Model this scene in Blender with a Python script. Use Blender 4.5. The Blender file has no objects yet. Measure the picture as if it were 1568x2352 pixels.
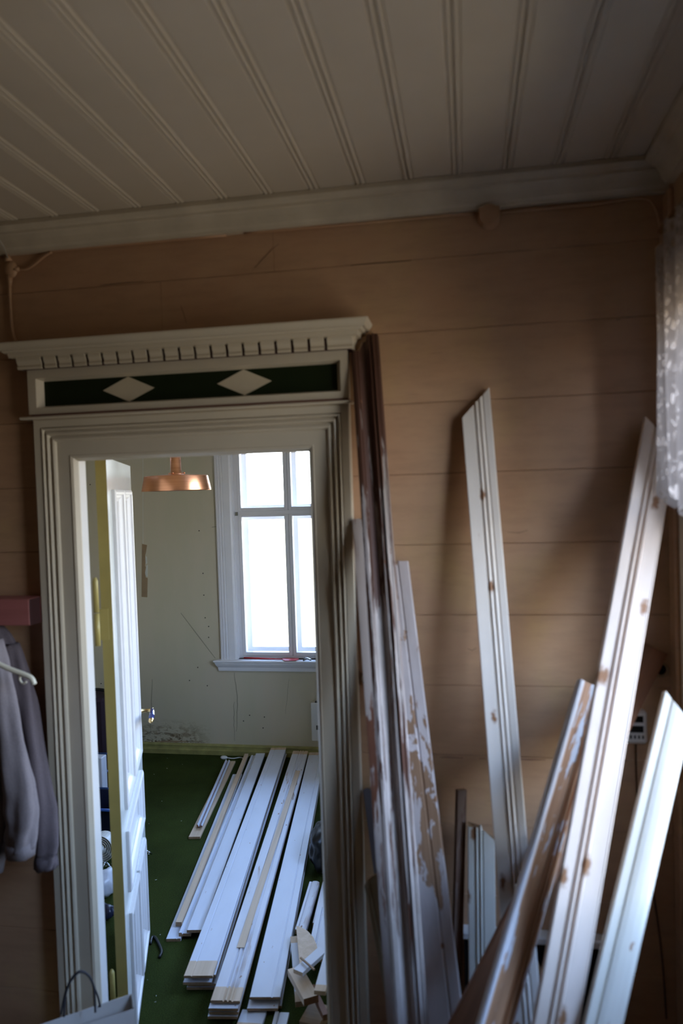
import bpy, bmesh, math, random
from mathutils import Vector, Matrix, noise

# ------------------------------------------------------------------ camera, light, exposure
scene = bpy.context.scene
col = scene.collection
EYE = Vector((0.0, -1.95, 1.83))
FPX = 1678.0
yaw, pitch, roll = math.radians(9.83), math.radians(-1.79), math.radians(-1.83)
cf = Vector((-math.sin(yaw) * math.cos(pitch), math.cos(yaw) * math.cos(pitch), math.sin(pitch)))
cr0 = Vector((math.cos(yaw), math.sin(yaw), 0.0))
cu0 = cr0.cross(cf)
cr = cr0 * math.cos(roll) + cu0 * math.sin(roll)
cu = -cr0 * math.sin(roll) + cu0 * math.cos(roll)

cam_data = bpy.data.cameras.new('camera')
cam = bpy.data.objects.new('camera', cam_data)
col.objects.link(cam)
cam_data.sensor_fit = 'VERTICAL'
cam_data.sensor_height = 36.0
cam_data.sensor_width = 24.0
cam_data.lens = FPX / 2352.0 * 36.0
cam_data.clip_start = 0.02
cam_data.dof.use_dof = True
cam_data.dof.focus_distance = 3.9
cam_data.dof.aperture_fstop = 2.0
m = Matrix((cr, cu, -cf)).transposed().to_4x4()
m.translation = EYE
cam.matrix_world = m
scene.camera = cam

SKY = 19.0
world = bpy.data.worlds.new('sky')
scene.world = world
world.use_nodes = True
wn = world.node_tree.nodes
wl = world.node_tree.links
wn.clear()
w_out = wn.new('ShaderNodeOutputWorld')
w_bg = wn.new('ShaderNodeBackground')
w_geo = wn.new('ShaderNodeTexCoord')
w_sep = wn.new('ShaderNodeSeparateXYZ')
w_ramp = wn.new('ShaderNodeValToRGB')
w_map = wn.new('ShaderNodeMapRange')
w_map.inputs[1].default_value = -1.0
w_map.inputs[2].default_value = 1.0
wl.new(w_geo.outputs['Generated'], w_sep.inputs[0])
wl.new(w_sep.outputs['Z'], w_map.inputs[0])
wl.new(w_map.outputs[0], w_ramp.inputs[0])
e = w_ramp.color_ramp.elements
e[0].position = 0.0
e[0].color = (0.20, 0.175, 0.14, 1)       # snowy / pale ground
e[1].position = 1.0
e[1].color = (0.30, 0.50, 1.0, 1)        # zenith
for pos, c in ((0.488, (0.30, 0.27, 0.23, 1)), (0.505, (0.98, 0.98, 1.0, 1)), (0.57, (0.66, 0.79, 1.0, 1)), (0.70, (0.40, 0.60, 1.0, 1))):
    k = e.new(pos)
    k.color = c
wl.new(w_ramp.outputs[0], w_bg.inputs[0])
w_bg.inputs[1].default_value = SKY
wl.new(w_bg.outputs[0], w_out.inputs[0])


def portal(name, loc, rot, sx, sy):
    d = bpy.data.lights.new(name, 'AREA')
    d.shape = 'RECTANGLE'
    d.size, d.size_y = sx, sy
    d.cycles.is_portal = True
    o = bpy.data.objects.new(name, d)
    o.location = loc
    o.rotation_euler = rot
    col.objects.link(o)


WR = 0.505          # inner face of the right wall of the near room
FY = 2.90           # inner face of the far wall
FRX = 0.05          # inner face of the right wall of the far room
PI = math.pi
portal('window_portal', (WR + 0.085, -0.57, 1.62), (0, PI / 2, 0), 1.36, 0.75)
portal('window_portal.001', (-1.216, FY + 0.26, 1.45), (-PI / 2, 0, 0), 0.78, 1.6)
portal('window_portal.002', (FRX + 0.21, 0.95, 1.5), (0, PI / 2, 0), 1.4, 0.9)

vs = scene.view_settings
vs.view_transform = 'Standard'
vs.look = 'None'
vs.exposure = 0.0
vs.gamma = 1.0
vs.use_curve_mapping = False
scene.cycles.max_bounces = 8
scene.cycles.diffuse_bounces = 6
scene.cycles.transparent_max_bounces = 16
scene.cycles.sample_clamp_indirect = 6.0
scene.cycles.use_denoising = True

R = random.Random(7)


# ------------------------------------------------------------------ helpers
def P(px, py, Y=None, X=None, Z=None):
    """A point of the place: the sight line through an image point, met with a plane of the room."""
    d = cf + cr * ((px - 784.0) / FPX) - cu * ((py - 1176.0) / FPX)
    if Y is not None:
        t = (Y - EYE.y) / d.y
    elif X is not None:
        t = (X - EYE.x) / d.x
    else:
        t = (Z - EYE.z) / d.z
    return EYE + d * t


def new_mat(name):
    mt = bpy.data.materials.new(name)
    mt.use_nodes = True
    nt = mt.node_tree
    return mt, nt, nt.nodes['Principled BSDF']


def coords(nt, scale=(1, 1, 1), loc=(0, 0, 0)):
    tc = nt.nodes.new('ShaderNodeTexCoord')
    mp = nt.nodes.new('ShaderNodeMapping')
    mp.inputs['Scale'].default_value = scale
    mp.inputs['Location'].default_value = loc
    nt.links.new(tc.outputs['Object'], mp.inputs[0])
    return mp.outputs[0]


def noise_tex(nt, vec, scale, detail=4, rough=0.55, dist=0.0):
    n = nt.nodes.new('ShaderNodeTexNoise')
    n.inputs['Scale'].default_value = scale
    n.inputs['Detail'].default_value = detail
    n.inputs['Roughness'].default_value = rough
    n.inputs['Distortion'].default_value = dist
    nt.links.new(vec, n.inputs['Vector'])
    return n.outputs[0]


def ramp(nt, fac, stops):
    r = nt.nodes.new('ShaderNodeValToRGB')
    el = r.color_ramp.elements
    while len(el) > 1:
        el.remove(el[-1])
    el[0].position = stops[0][0]
    el[0].color = stops[0][1]
    for p, c in stops[1:]:
        q = el.new(p)
        q.color = c
    nt.links.new(fac, r.inputs[0])
    return r.outputs[0]


def mix(nt, fac, a, b, mode='MIX'):
    n = nt.nodes.new('ShaderNodeMix')
    n.data_type = 'RGBA'
    n.blend_type = mode
    for sock, v in ((n.inputs[0], fac), (n.inputs[6], a), (n.inputs[7], b)):
        if hasattr(v, 'is_linked'):
            nt.links.new(v, sock)
        elif isinstance(v, (int, float)):
            sock.default_value = v
        else:
            sock.default_value = (v[0], v[1], v[2], 1)
    return n.outputs[2]


def bump(nt, bs, h, strength=0.2, dist=0.002):
    b = nt.nodes.new('ShaderNodeBump')
    b.inputs['Strength'].default_value = strength
    b.inputs['Distance'].default_value = dist
    nt.links.new(h, b.inputs['Height'])
    nt.links.new(b.outputs[0], bs.inputs['Normal'])


def g(v):
    return (v, v, v, 1)


def plain(name, c, rough=0.6, metal=0.0, var=0.12, scale=8.0, bmp=0.0, bscale=60, spec=0.5):
    mt, nt, bs = new_mat(name)
    v = coords(nt)
    f = noise_tex(nt, v, scale, 5)
    f = ramp(nt, f, [(0.3, g(1 - var)), (0.7, g(1 + var * 0.3))])
    cc = mix(nt, 1.0, c, f, 'MULTIPLY')
    nt.links.new(cc, bs.inputs['Base Color'])
    bs.inputs['Roughness'].default_value = rough
    bs.inputs['Metallic'].default_value = metal
    bs.inputs['Specular IOR Level'].default_value = spec
    if bmp:
        bump(nt, bs, noise_tex(nt, v, bscale, 4), bmp)
    return mt


def painted_board(name, paint, wood, peel=0.35, spots=0.3, seed=0, rough=0.58, dirt=0.25, streak=(26, 26, 3.2), grad=None, band=None):
    """old paint worn through to the wood in ragged patches, with nail rust spots"""
    mt, nt, bs = new_mat(name)
    v = coords(nt, streak, (seed * 3.1, seed * 1.7, seed * 2.3))
    v2 = coords(nt, (1, 1, 1), (seed * 1.3, 0.2, seed * 0.7))
    n1 = noise_tex(nt, v, 1.0, 6, 0.62, 0.3)
    sx = nt.nodes.new('ShaderNodeTexCoord')
    sp3 = nt.nodes.new('ShaderNodeSeparateXYZ')
    nt.links.new(sx.outputs['Object'], sp3.inputs[0])

    def mr(sock, a, b, lo, hi):
        q = nt.nodes.new('ShaderNodeMapRange')
        for i_, v_ in enumerate((a, b, lo, hi)):
            q.inputs[i_ + 1].default_value = v_
        nt.links.new(sock, q.inputs[0])
        return q.outputs[0]

    def madd(a, b, op='ADD'):
        q = nt.nodes.new('ShaderNodeMath')
        q.operation = op
        for i_, v_ in enumerate((a, b)):
            if hasattr(v_, 'is_linked'):
                nt.links.new(v_, q.inputs[i_])
            else:
                q.inputs[i_].default_value = v_
        return q.outputs[0]
    for za, zb, va, vb in (grad or ()):
        n1 = madd(n1, mr(sp3.outputs['Z'], za, zb, va, vb))
    msk = ramp(nt, n1, [(0.70 - peel * 0.42, g(0)), (0.715 - peel * 0.42, g(1))])
    # large areas where the paint holds
    n2 = noise_tex(nt, v2, 2.6, 2)
    hold = ramp(nt, n2, [(0.44, g(0)), (0.60, g(1))])
    msk2 = mix(nt, 1.0, msk, hold, 'MULTIPLY') if not grad else msk
    if band:
        b1 = madd(sp3.outputs['X'], madd(n2, 0.02, 'MULTIPLY'))
        bb_ = madd(mr(b1, band[0], band[0] + 0.004, 0, 1), mr(b1, band[1], band[1] + 0.004, 1, 0), 'MULTIPLY')
        msk2 = mix(nt, 1.0, msk2, bb_, 'MULTIPLY')
    d = noise_tex(nt, coords(nt, (9, 9, 2.5), (seed, seed, seed)), 1.6, 5)
    dd = ramp(nt, d, [(0.3, (1 - dirt, 1 - dirt * 1.05, 1 - dirt * 1.15, 1)), (0.65, g(1))])
    pc = mix(nt, 1.0, paint, dd, 'MULTIPLY')
    wn_ = noise_tex(nt, coords(nt, (60, 60, 2.0), (seed, 0, 0)), 1.0, 4)
    wc = ramp(nt, wn_, [(0.3, (wood[0] * 0.55, wood[1] * 0.5, wood[2] * 0.45, 1)), (0.7, (wood[0], wood[1], wood[2], 1))])
    c = mix(nt, msk2, pc, wc)
    # rust spots round old nail holes
    vo = nt.nodes.new('ShaderNodeTexVoronoi')
    vo.voronoi_dimensions = '2D'
    vo.inputs['Scale'].default_value = 1.0
    vo.inputs['Randomness'].default_value = 1.0
    cb = nt.nodes.new('ShaderNodeCombineXYZ')
    nt.links.new(madd(madd(sp3.outputs['X'], 11.0, 'MULTIPLY'), seed * 0.77), cb.inputs[0])
    nt.links.new(madd(madd(sp3.outputs['Z'], 4.6, 'MULTIPLY'), seed * 0.41), cb.inputs[1])
    nt.links.new(cb.outputs[0], vo.inputs['Vector'])
    wob = madd(vo.outputs['Distance'], mr(noise_tex(nt, v2, 90, 3), 0.3, 0.7, -0.03, 0.03))
    sp = ramp(nt, wob, [(0.16 * spots, g(1)), (0.34 * spots, g(0))])
    c = mix(nt, sp, c, (0.26, 0.12, 0.05))
    nt.links.new(c, bs.inputs['Base Color'])
    bs.inputs['Roughness'].default_value = rough
    inv = nt.nodes.new('ShaderNodeInvert')
    nt.links.new(msk2, inv.inputs[1])
    bump(nt, bs, inv.outputs[0], 0.5, 0.0012)
    return mt


def wood_mat(name, c, dark=0.55, scale=(40, 40, 1.6), rough=0.65):
    mt, nt, bs = new_mat(name)
    f = noise_tex(nt, coords(nt, scale), 1.0, 5, 0.6, 0.6)
    cc = ramp(nt, f, [(0.28, (c[0] * dark, c[1] * dark * 0.95, c[2] * dark * 0.85, 1)), (0.68, (c[0], c[1], c[2], 1))])
    nt.links.new(cc, bs.inputs['Base Color'])
    bs.inputs['Roughness'].default_value = rough
    bump(nt, bs, f, 0.15, 0.001)
    return mt


def link(name, me, mat=None, parent=None, inv=None):
    o = bpy.data.objects.new(name, me)
    col.objects.link(o)
    if mat is not None:
        for mm in (mat if isinstance(mat, (list, tuple)) else [mat]):
            me.materials.append(mm)
    if parent is not None:
        o.parent = parent
        o.matrix_parent_inverse = (inv if inv is not None else parent.matrix_basis.inverted())
    return o


def from_bm(name, bm, mat=None, parent=None, smooth=False):
    bmesh.ops.recalc_face_normals(bm, faces=bm.faces[:])
    me = bpy.data.meshes.new(name)
    bm.to_mesh(me)
    bm.free()
    if smooth:
        for p in me.polygons:
            p.use_smooth = True
    return link(name, me, mat, parent)


def add_box(bm, lo, hi, bev=0.0):
    r = bmesh.ops.create_cube(bm, size=1.0)
    s = [hi[i] - lo[i] for i in range(3)]
    c = [(hi[i] + lo[i]) / 2 for i in range(3)]
    for v in r['verts']:
        v.co = Vector((v.co.x * s[0] + c[0], v.co.y * s[1] + c[1], v.co.z * s[2] + c[2]))
    if bev > 0:
        es = list({ed for v in r['verts'] for ed in v.link_edges})
        bmesh.ops.bevel(bm, geom=es, offset=bev, segments=1, affect='EDGES')
    return r


def box(name, lo, hi, mat, parent=None, bev=0.0):
    bm = bmesh.new()
    add_box(bm, lo, hi, bev)
    return from_bm(name, bm, mat, parent)


def boxes(name, lst, mat, parent=None, bev=0.0):
    bm = bmesh.new()
    for lo, hi in lst:
        add_box(bm, lo, hi, bev)
    return from_bm(name, bm, mat, parent)


def prism(bm, ring, depth, axis='x'):
    """ring: list of Vectors (a closed outline), extruded by the vector depth"""
    a = [bm.verts.new(p) for p in ring]
    b = [bm.verts.new(p + depth) for p in ring]
    n = len(ring)
    bm.faces.new(a)
    bm.faces.new(b[::-1])
    for i in range(n):
        bm.faces.new((a[i], a[(i + 1) % n], b[(i + 1) % n], b[i]))


def tube(bm, pts, r, seg=8, cap=True):
    pts = [Vector(p) for p in pts]
    rings = []
    prev = None
    for i, p in enumerate(pts):
        t = (pts[min(i + 1, len(pts) - 1)] - pts[max(i - 1, 0)]).normalized()
        if prev is None:
            n = t.orthogonal().normalized()
        else:
            n = (prev - t * prev.dot(t)).normalized()
        prev = n
        b = t.cross(n)
        rr = r[i] if isinstance(r, (list, tuple)) else r
        rings.append([bm.verts.new(p + (n * math.cos(2 * PI * k / seg) + b * math.sin(2 * PI * k / seg)) * rr) for k in range(seg)])
    for a, b_ in zip(rings, rings[1:]):
        for k in range(seg):
            bm.faces.new((a[k], a[(k + 1) % seg], b_[(k + 1) % seg], b_[k]))
    if cap:
        bm.faces.new(rings[0][::-1])
        bm.faces.new(rings[-1])
    return rings


def tube_obj(name, pts, r, mat, parent=None, seg=8):
    bm = bmesh.new()
    tube(bm, pts, r, seg)
    return from_bm(name, bm, mat, parent, True)


def spline(pts, n=8):
    """smooth path through points (Catmull-Rom)"""
    pts = [Vector(p) for p in pts]
    q = [pts[0] * 2 - pts[1]] + pts + [pts[-1] * 2 - pts[-2]]
    out = []
    for i in range(1, len(q) - 2):
        for k in range(n):
            t = k / n
            a, b, c, d = q[i - 1], q[i], q[i + 1], q[i + 2]
            out.append(0.5 * ((2 * b) + (c - a) * t + (2 * a - 5 * b + 4 * c - d) * t * t + (3 * b - a - 3 * c + d) * t ** 3))
    out.append(pts[-1])
    return out


def lathe(bm, prof, origin, seg=40):
    """prof: (radius, z) from bottom to top"""
    rings = []
    for r, z in prof:
        rings.append([bm.verts.new(Vector(origin) + Vector((r * math.cos(2 * PI * k / seg), r * math.sin(2 * PI * k / seg), z))) for k in range(seg)])
    for a, b in zip(rings, rings[1:]):
        for k in range(seg):
            bm.faces.new((a[k], a[(k + 1) % seg], b[(k + 1) % seg], b[k]))
    return rings


def thing(name, label, cat, loc=(0, 0, 0), group=None):
    o = bpy.data.objects.new(name, None)
    o.empty_display_size = 0.05
    o.location = loc
    col.objects.link(o)
    if label:
        o['label'] = label
        o['category'] = cat
    if group:
        o['group'] = group
    return o


def tag(o, label, cat, group=None):
    o['label'] = label
    o['category'] = cat
    if group:
        o['group'] = group
    return o


def struct(o, label=None):
    o['kind'] = 'structure'
    if label:
        o['label'] = label
    return o


# ------------------------------------------------------------------ materials
M = {}
# near room wall paint: brown beige, mottled
mt, nt, bs = new_mat('wall_paint')
v = coords(nt)
f = noise_tex(nt, v, 2.2, 5, 0.6)
c1 = ramp(nt, f, [(0.32, (0.46, 0.262, 0.152, 1)), (0.52, (0.50, 0.305, 0.178, 1)), (0.70, (0.53, 0.35, 0.165, 1))])
f2 = noise_tex(nt, coords(nt, (3, 3, 14)), 2.0, 6, 0.7)
c1 = mix(nt, 1.0, c1, ramp(nt, f2, [(0.25, g(0.82)), (0.55, g(1.0))]), 'MULTIPLY')
f3 = noise_tex(nt, coords(nt, (5, 5, 60)), 1.0, 3, 0.6)
c1 = mix(nt, ramp(nt, f3, [(0.70, g(0)), (0.76, g(0.35))]), c1, (0.10, 0.05, 0.025))
nt.links.new(c1, bs.inputs['Base Color'])
bs.inputs['Roughness'].default_value = 0.5
bump(nt, bs, noise_tex(nt, v, 35, 5), 0.12, 0.002)
M['wall'] = mt
M['wall_dark'] = plain('brown_wall_paint', (0.15, 0.095, 0.055), 0.6)
M['wall_core'] = plain('wall_core', (0.10, 0.055, 0.03), 0.9)
M['ceil'] = plain('ceiling_paint', (0.56, 0.485, 0.385), 0.42, var=0.10, scale=3)
M['trim'] = plain('cream_gloss_paint', (0.63, 0.555, 0.43), 0.32, var=0.07, scale=6, bmp=0.03, bscale=40)
M['trim_dirty'] = plain('cream_cornice_paint', (0.60, 0.52, 0.40), 0.4, var=0.18, scale=9)
M['slot'] = plain('maroon_undercoat', (0.055, 0.018, 0.018), 0.7)
M['slot_l'] = plain('old_red_paint', (0.22, 0.10, 0.07), 0.7)
M['green'] = plain('dark_green_panel', (0.012, 0.02, 0.007), 0.35, spec=0.3)
M['diamond'] = plain('diamond_cream', (0.62, 0.54, 0.40), 0.45)
M['front_floor'] = wood_mat('near_floor_wood', (0.20, 0.12, 0.065), scale=(2, 14, 2))
M['jamb'] = plain('jamb_white', (0.74, 0.72, 0.70), 0.3, var=0.05)
M['leaf'] = plain('door_gloss_white', (0.72, 0.75, 0.74), 0.16, var=0.05, spec=0.7)
M['leaf_pan'] = plain('door_moulding_white', (0.78, 0.76, 0.76), 0.35, var=0.05)
M['yellow'] = plain('door_edge_yellow', (0.44, 0.355, 0.115), 0.4, var=0.15, scale=5)
M['hinge'] = plain('hinge_yellow_paint', (0.48, 0.39, 0.13), 0.35)
M['brass'] = plain('brass', (0.72, 0.50, 0.22), 0.25, 1.0)
M['bluegrip'] = plain('handle_grip_dark_blue', (0.03, 0.04, 0.16), 0.12, spec=0.8)
M['iron'] = plain('dark_iron', (0.05, 0.045, 0.045), 0.5, 0.6)

# far room wall: pale green board, with water stain low down
mt, nt, bs = new_mat('far_wall_paint')
v = coords(nt)
f = noise_tex(nt, coords(nt, (3.0, 1, 0.8)), 1.6, 4)
c1 = ramp(nt, f, [(0.3, (0.50, 0.46, 0.325, 1)), (0.6, (0.55, 0.485, 0.36, 1)), (0.8, (0.57, 0.475, 0.35, 1))])
sep = nt.nodes.new('ShaderNodeSeparateXYZ')
tc = nt.nodes.new('ShaderNodeTexCoord')
nt.links.new(tc.outputs['Object'], sep.inputs[0])


def rng(sock, a, b, lo=0.0, hi=1.0):
    n = nt.nodes.new('ShaderNodeMapRange')
    n.inputs[1].default_value, n.inputs[2].default_value = a, b
    n.inputs[3].default_value, n.inputs[4].default_value = lo, hi
    nt.links.new(sock, n.inputs[0])
    return n.outputs[0]


zz = rng(sep.outputs['Z'], 0.08, 0.24, 1, 0)
x1 = rng(sep.outputs['X'], -2.45, -2.30)
x2 = rng(sep.outputs['X'], -2.05, -1.80, 1, 0)
st = mix(nt, 1.0, mix(nt, 1.0, zz, x1, 'MULTIPLY'), x2, 'MULTIPLY')
sn = noise_tex(nt, coords(nt, (1.0, 1, 1.8)), 13, 7, 0.68, 0.4)
sm = mix(nt, 1.0, st, ramp(nt, sn, [(0.50, g(0)), (0.58, g(1))]), 'MULTIPLY')
c1 = mix(nt, sm, c1, (0.16, 0.085, 0.025))
sm2 = mix(nt, 1.0, st, ramp(nt, noise_tex(nt, coords(nt, (1, 1, 2.5)), 24, 6, 0.7, 0.8), [(0.54, g(0)), (0.58, g(1))]), 'MULTIPLY')
c1 = mix(nt, sm2, c1, (0.09, 0.045, 0.014))
nt.links.new(c1, bs.inputs['Base Color'])
bs.inputs['Roughness'].default_value = 0.55
bump(nt, bs, noise_tex(nt, coords(nt, (2, 2, 1)), 5, 3), 0.1, 0.004)
M['far_wall'] = mt
M['crack'] = plain('crack_line', (0.24, 0.22, 0.16), 0.8)  # grey of the cracks in the far wall
M['torn'] = plain('bare_brown_paper', (0.34, 0.235, 0.135), 0.8, var=0.25)
M['tornw'] = plain('torn_white_paper_edge', (0.62, 0.62, 0.56), 0.8)
M['base_y'] = plain('baseboard_yellow_green', (0.34, 0.31, 0.11), 0.4, var=0.35, scale=14)
M['winw'] = plain('window_white_paint', (0.78, 0.77, 0.80), 0.35, var=0.04)
M['far_ceil'] = plain('far_ceiling_white', (0.70, 0.69, 0.62), 0.5)

# carpet
mt, nt, bs = new_mat('green_carpet')
v = coords(nt)
f = noise_tex(nt, v, 260, 3, 0.7)
f1 = noise_tex(nt, v, 4, 5)
c1 = ramp(nt, f, [(0.30, (0.016, 0.022, 0.004, 1)), (0.55, (0.045, 0.062, 0.012, 1)), (0.75, (0.085, 0.115, 0.026, 1))])
c1 = mix(nt, 1.0, c1, ramp(nt, f1, [(0.3, g(0.75)), (0.7, g(1.15))]), 'MULTIPLY')
nt.links.new(c1, bs.inputs['Base Color'])
bs.inputs['Roughness'].default_value = 1.0
bs.inputs['Specular IOR Level'].default_value = 0.1
bump(nt, bs, f, 0.9, 0.006)
M['carpet'] = mt

# glass: clear pane, weak mirror
mt = bpy.data.materials.new('window_glass')
mt.use_nodes = True
nt = mt.node_tree
nt.nodes.clear()
o_ = nt.nodes.new('ShaderNodeOutputMaterial')
mx = nt.nodes.new('ShaderNodeMixShader')
tr = nt.nodes.new('ShaderNodeBsdfTransparent')
tr.inputs[0].default_value = (0.97, 0.985, 0.98, 1)
gl = nt.nodes.new('ShaderNodeBsdfGlossy')
gl.inputs['Roughness'].default_value = 0.02
fr = nt.nodes.new('ShaderNodeFresnel')
fr.inputs[0].default_value = 1.2
nt.links.new(fr.outputs[0], mx.inputs[0])
nt.links.new(tr.outputs[0], mx.inputs[1])
nt.links.new(gl.outputs[0], mx.inputs[2])
nt.links.new(mx.outputs[0], o_.inputs[0])
M['glass'] = mt

# copper
mt, nt, bs = new_mat('brushed_copper')
f = noise_tex(nt, coords(nt, (3, 3, 160)), 1.0, 3)
nt.links.new(ramp(nt, f, [(0.3, (0.80, 0.36, 0.20, 1)), (0.7, (0.93, 0.47, 0.28, 1))]), bs.inputs['Base Color'])
bs.inputs['Metallic'].default_value = 1.0
bs.inputs['Roughness'].default_value = 0.30
M['copper'] = mt

# lace
mt = bpy.data.materials.new('white_lace')
mt.use_nodes = True
nt = mt.node_tree
nt.nodes.clear()
o_ = nt.nodes.new('ShaderNodeOutputMaterial')
df = nt.nodes.new('ShaderNodeBsdfDiffuse')
df.inputs[0].default_value = (0.46, 0.385, 0.335, 1)
tl = nt.nodes.new('ShaderNodeBsdfTranslucent')
tl.inputs[0].default_value = (0.22, 0.185, 0.165, 1)
ad = nt.nodes.new('ShaderNodeMixShader')
ad.inputs[0].default_value = 0.35
nt.links.new(df.outputs[0], ad.inputs[1])
nt.links.new(tl.outputs[0], ad.inputs[2])
trn = nt.nodes.new('ShaderNodeBsdfTransparent')
mx = nt.nodes.new('ShaderNodeMixShader')
vo = nt.nodes.new('ShaderNodeTexVoronoi')
vo.feature = 'DISTANCE_TO_EDGE'
vo.inputs['Scale'].default_value = 1.0
nt.links.new(coords(nt, (60, 60, 42)), vo.inputs['Vector'])
fl = noise_tex(nt, coords(nt, (24, 24, 15)), 1.0, 3, 0.5, 1.6)
flr = ramp(nt, fl, [(0.44, g(0)), (0.52, g(1))])
holes = ramp(nt, vo.outputs['Distance'], [(0.10, g(0.0)), (0.22, g(0.55))])
hm = mix(nt, 1.0, holes, flr, 'MULTIPLY')
nt.links.new(hm, mx.inputs[0])
nt.links.new(ad.outputs[0], mx.inputs[1])
nt.links.new(trn.outputs[0], mx.inputs[2])
nt.links.new(mx.outputs[0], o_.inputs[0])
M['lace'] = mt

M['cable'] = plain('painted_cable', (0.36, 0.27, 0.19), 0.5)
M['cable_w'] = plain('cable_grey', (0.40, 0.36, 0.31), 0.5)
M['hole'] = plain('hole_black', (0.004, 0.004, 0.004), 0.9)
M['ringp'] = plain('sleeve_ring', (0.33, 0.24, 0.14), 0.5)
M['plastic'] = plain('white_plastic', (0.70, 0.69, 0.66), 0.35, var=0.03)
M['hanger'] = plain('cream_plastic_hanger', (0.72, 0.68, 0.55), 0.3, var=0.03)
M['pink'] = wood_mat('rose_painted_wood', (0.46, 0.16, 0.15), 0.75, (2, 30, 30), 0.5)
M['maroon'] = plain('maroon_end', (0.03, 0.004, 0.004), 0.6)
M['raw'] = wood_mat('raw_pine', (0.66, 0.51, 0.38), 0.8)
M['rawdark'] = wood_mat('raw_pine_sawn', (0.36, 0.23, 0.13), 0.6)
M['brownplank'] = wood_mat('red_brown_plank', (0.27, 0.115, 0.055), 0.5, (30, 30, 2))
M['black'] = plain('black_plastic', (0.006, 0.006, 0.007), 0.35, spec=0.35)
M['paper'] = plain('white_paper_bag', (0.66, 0.62, 0.58), 0.75, var=0.06)
M['cord'] = plain('charcoal_cord', (0.03, 0.027, 0.032), 0.8)
M['blue'] = plain('blue_plastic', (0.03, 0.09, 0.30), 0.25)
M['navy'] = plain('navy_plastic', (0.012, 0.016, 0.04), 0.3)
M['purple'] = plain('aubergine_fabric', (0.018, 0.006, 0.016), 0.8)
M['white_foil'] = plain('white_film', (0.62, 0.64, 0.72), 0.35)
M['steel'] = plain('steel', (0.5, 0.53, 0.58), 0.25, 1.0)
M['red'] = plain('red_plastic', (0.50, 0.02, 0.03), 0.35)


def cloth(name, c):
    mt, nt, bs = new_mat(name)
    f = noise_tex(nt, coords(nt), 260, 3)
    nt.links.new(ramp(nt, f, [(0.3, (c[0] * 0.8, c[1] * 0.8, c[2] * 0.8, 1)), (0.7, (c[0], c[1], c[2], 1))]), bs.inputs['Base Color'])
    bs.inputs['Roughness'].default_value = 0.85
    bs.inputs['Specular IOR Level'].default_value = 0.25
    bump(nt, bs, noise_tex(nt, coords(nt, (1, 1, 0.5)), 14, 4), 0.35, 0.01)
    return mt


M['cloth_a'] = cloth('mauve_grey_cloth', (0.135, 0.108, 0.118))
M['cloth_b'] = cloth('warm_grey_cloth', (0.22, 0.19, 0.20))

# ------------------------------------------------------------------ near room shell
LX, BYK, CZ, T = -2.2, -3.4, 2.612, 0.042
OPL, OPR, OPT = -1.108, -0.410, 1.945        # door opening

wall_front = struct(boxes('wall_front', [((LX, 0.012, 0), (OPL, T, CZ)), ((OPR, 0.012, 0), (WR, T, CZ)), ((OPL, 0.012, OPT), (OPR, T, CZ))], M['wall_core']), 'brown beige plank wall with a doorway')
rows = [0.0] + [2.427 - 0.188 * k for k in range(12, -1, -1)] + [CZ]
GAP = 0.0005
for a, b in zip(rows, rows[1:]):
    segs = []
    if a < OPT:
        segs += [(LX, OPL, a, b), (OPR, WR, a, b)]
        if b > OPT:
            segs.append((OPL, OPR, OPT, b))
    else:
        j = R.uniform(-1.2, 0.0)
        segs += [(LX, j, a, b), (j, WR, a, b)]
    for x0, x1, z0, z1 in segs:
        dy = R.uniform(-0.0006, 0.0006)
        box('plank', (x0, dy, z0 + GAP), (x1, 0.012, z1 - GAP), M['wall'], wall_front, 0.0012)

# open joints and scratches in the near wall
for pts, w_, mk in (([(1010, 1739.5), (1036, 1740), (1063, 1741)], 0.0028, 'slot_l'), ([(1100, 1742), (1116, 1742.5)], 0.0030, 'slot_l'), ([(1188, 1744), (1220, 1745), (1252, 1745)], 0.0030, 'slot_l'), ([(1428, 1748), (1440, 1748)], 0.0026, 'slot_l'),
                    ([(805, 609.5), (860, 605), (902, 602), (945, 598)], 0.0018, 'wall_core'), ([(1415, 734.5), (1424, 734)], 0.0022, 'wall_core'), ([(415, 702), (422, 722), (428, 742)], 0.0014, 'wall_core'), ([(1165, 1222), (1190, 1224), (1212, 1218)], 0.0012, 'wall_core'),
                    ([(1074, 1490), (1084, 1494), (1094, 1488)], 0.0014, 'wall_core'), ([(585, 615), (600, 598), (625, 572), (640, 560)], 0.0010, 'wall_core'), ([(230, 655), (262, 652), (330, 646)], 0.0014, 'wall_core')):
    bm = bmesh.new()
    tube(bm, [P(a_, b_, Y=-0.0006) for a_, b_ in pts], [w_ * 0.5 * (1.0 if 0 < q_ < len(pts) - 1 else 0.6) for q_ in range(len(pts))], 6)
    from_bm('open_joint', bm, M[mk], wall_front)

# ceiling with double-beaded boards
ceiling = struct(box('ceiling', (LX - 0.1, BYK - 0.1, CZ + 0.008), (WR + 0.05, T, CZ + 0.06), M['ceil']), 'beaded board ceiling painted cream')
bead = [(0.0, -0.007), (0.0008, -0.0015), (0.003, 0.0012), (0.006, 0.0018), (0.009, 0.0012), (0.0112, -0.002), (0.0125, -0.003), (0.014, -0.0025), (0.0155, 0.0)]
SP = 0.1223


def ceil_mesh(w, l):
    ring = [(0.0, -0.0079)] + bead + [(w - u, v_) for u, v_ in bead[::-1]] + [(w, -0.0079)]
    bm = bmesh.new()
    prism(bm, [Vector((u, 0, -v_)) for u, v_ in ring], Vector((0, l, 0)))
    bmesh.ops.recalc_face_normals(bm, faces=bm.faces[:])
    me = bpy.data.meshes.new('ceiling_board')
    bm.to_mesh(me)
    bm.free()
    return me


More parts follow.
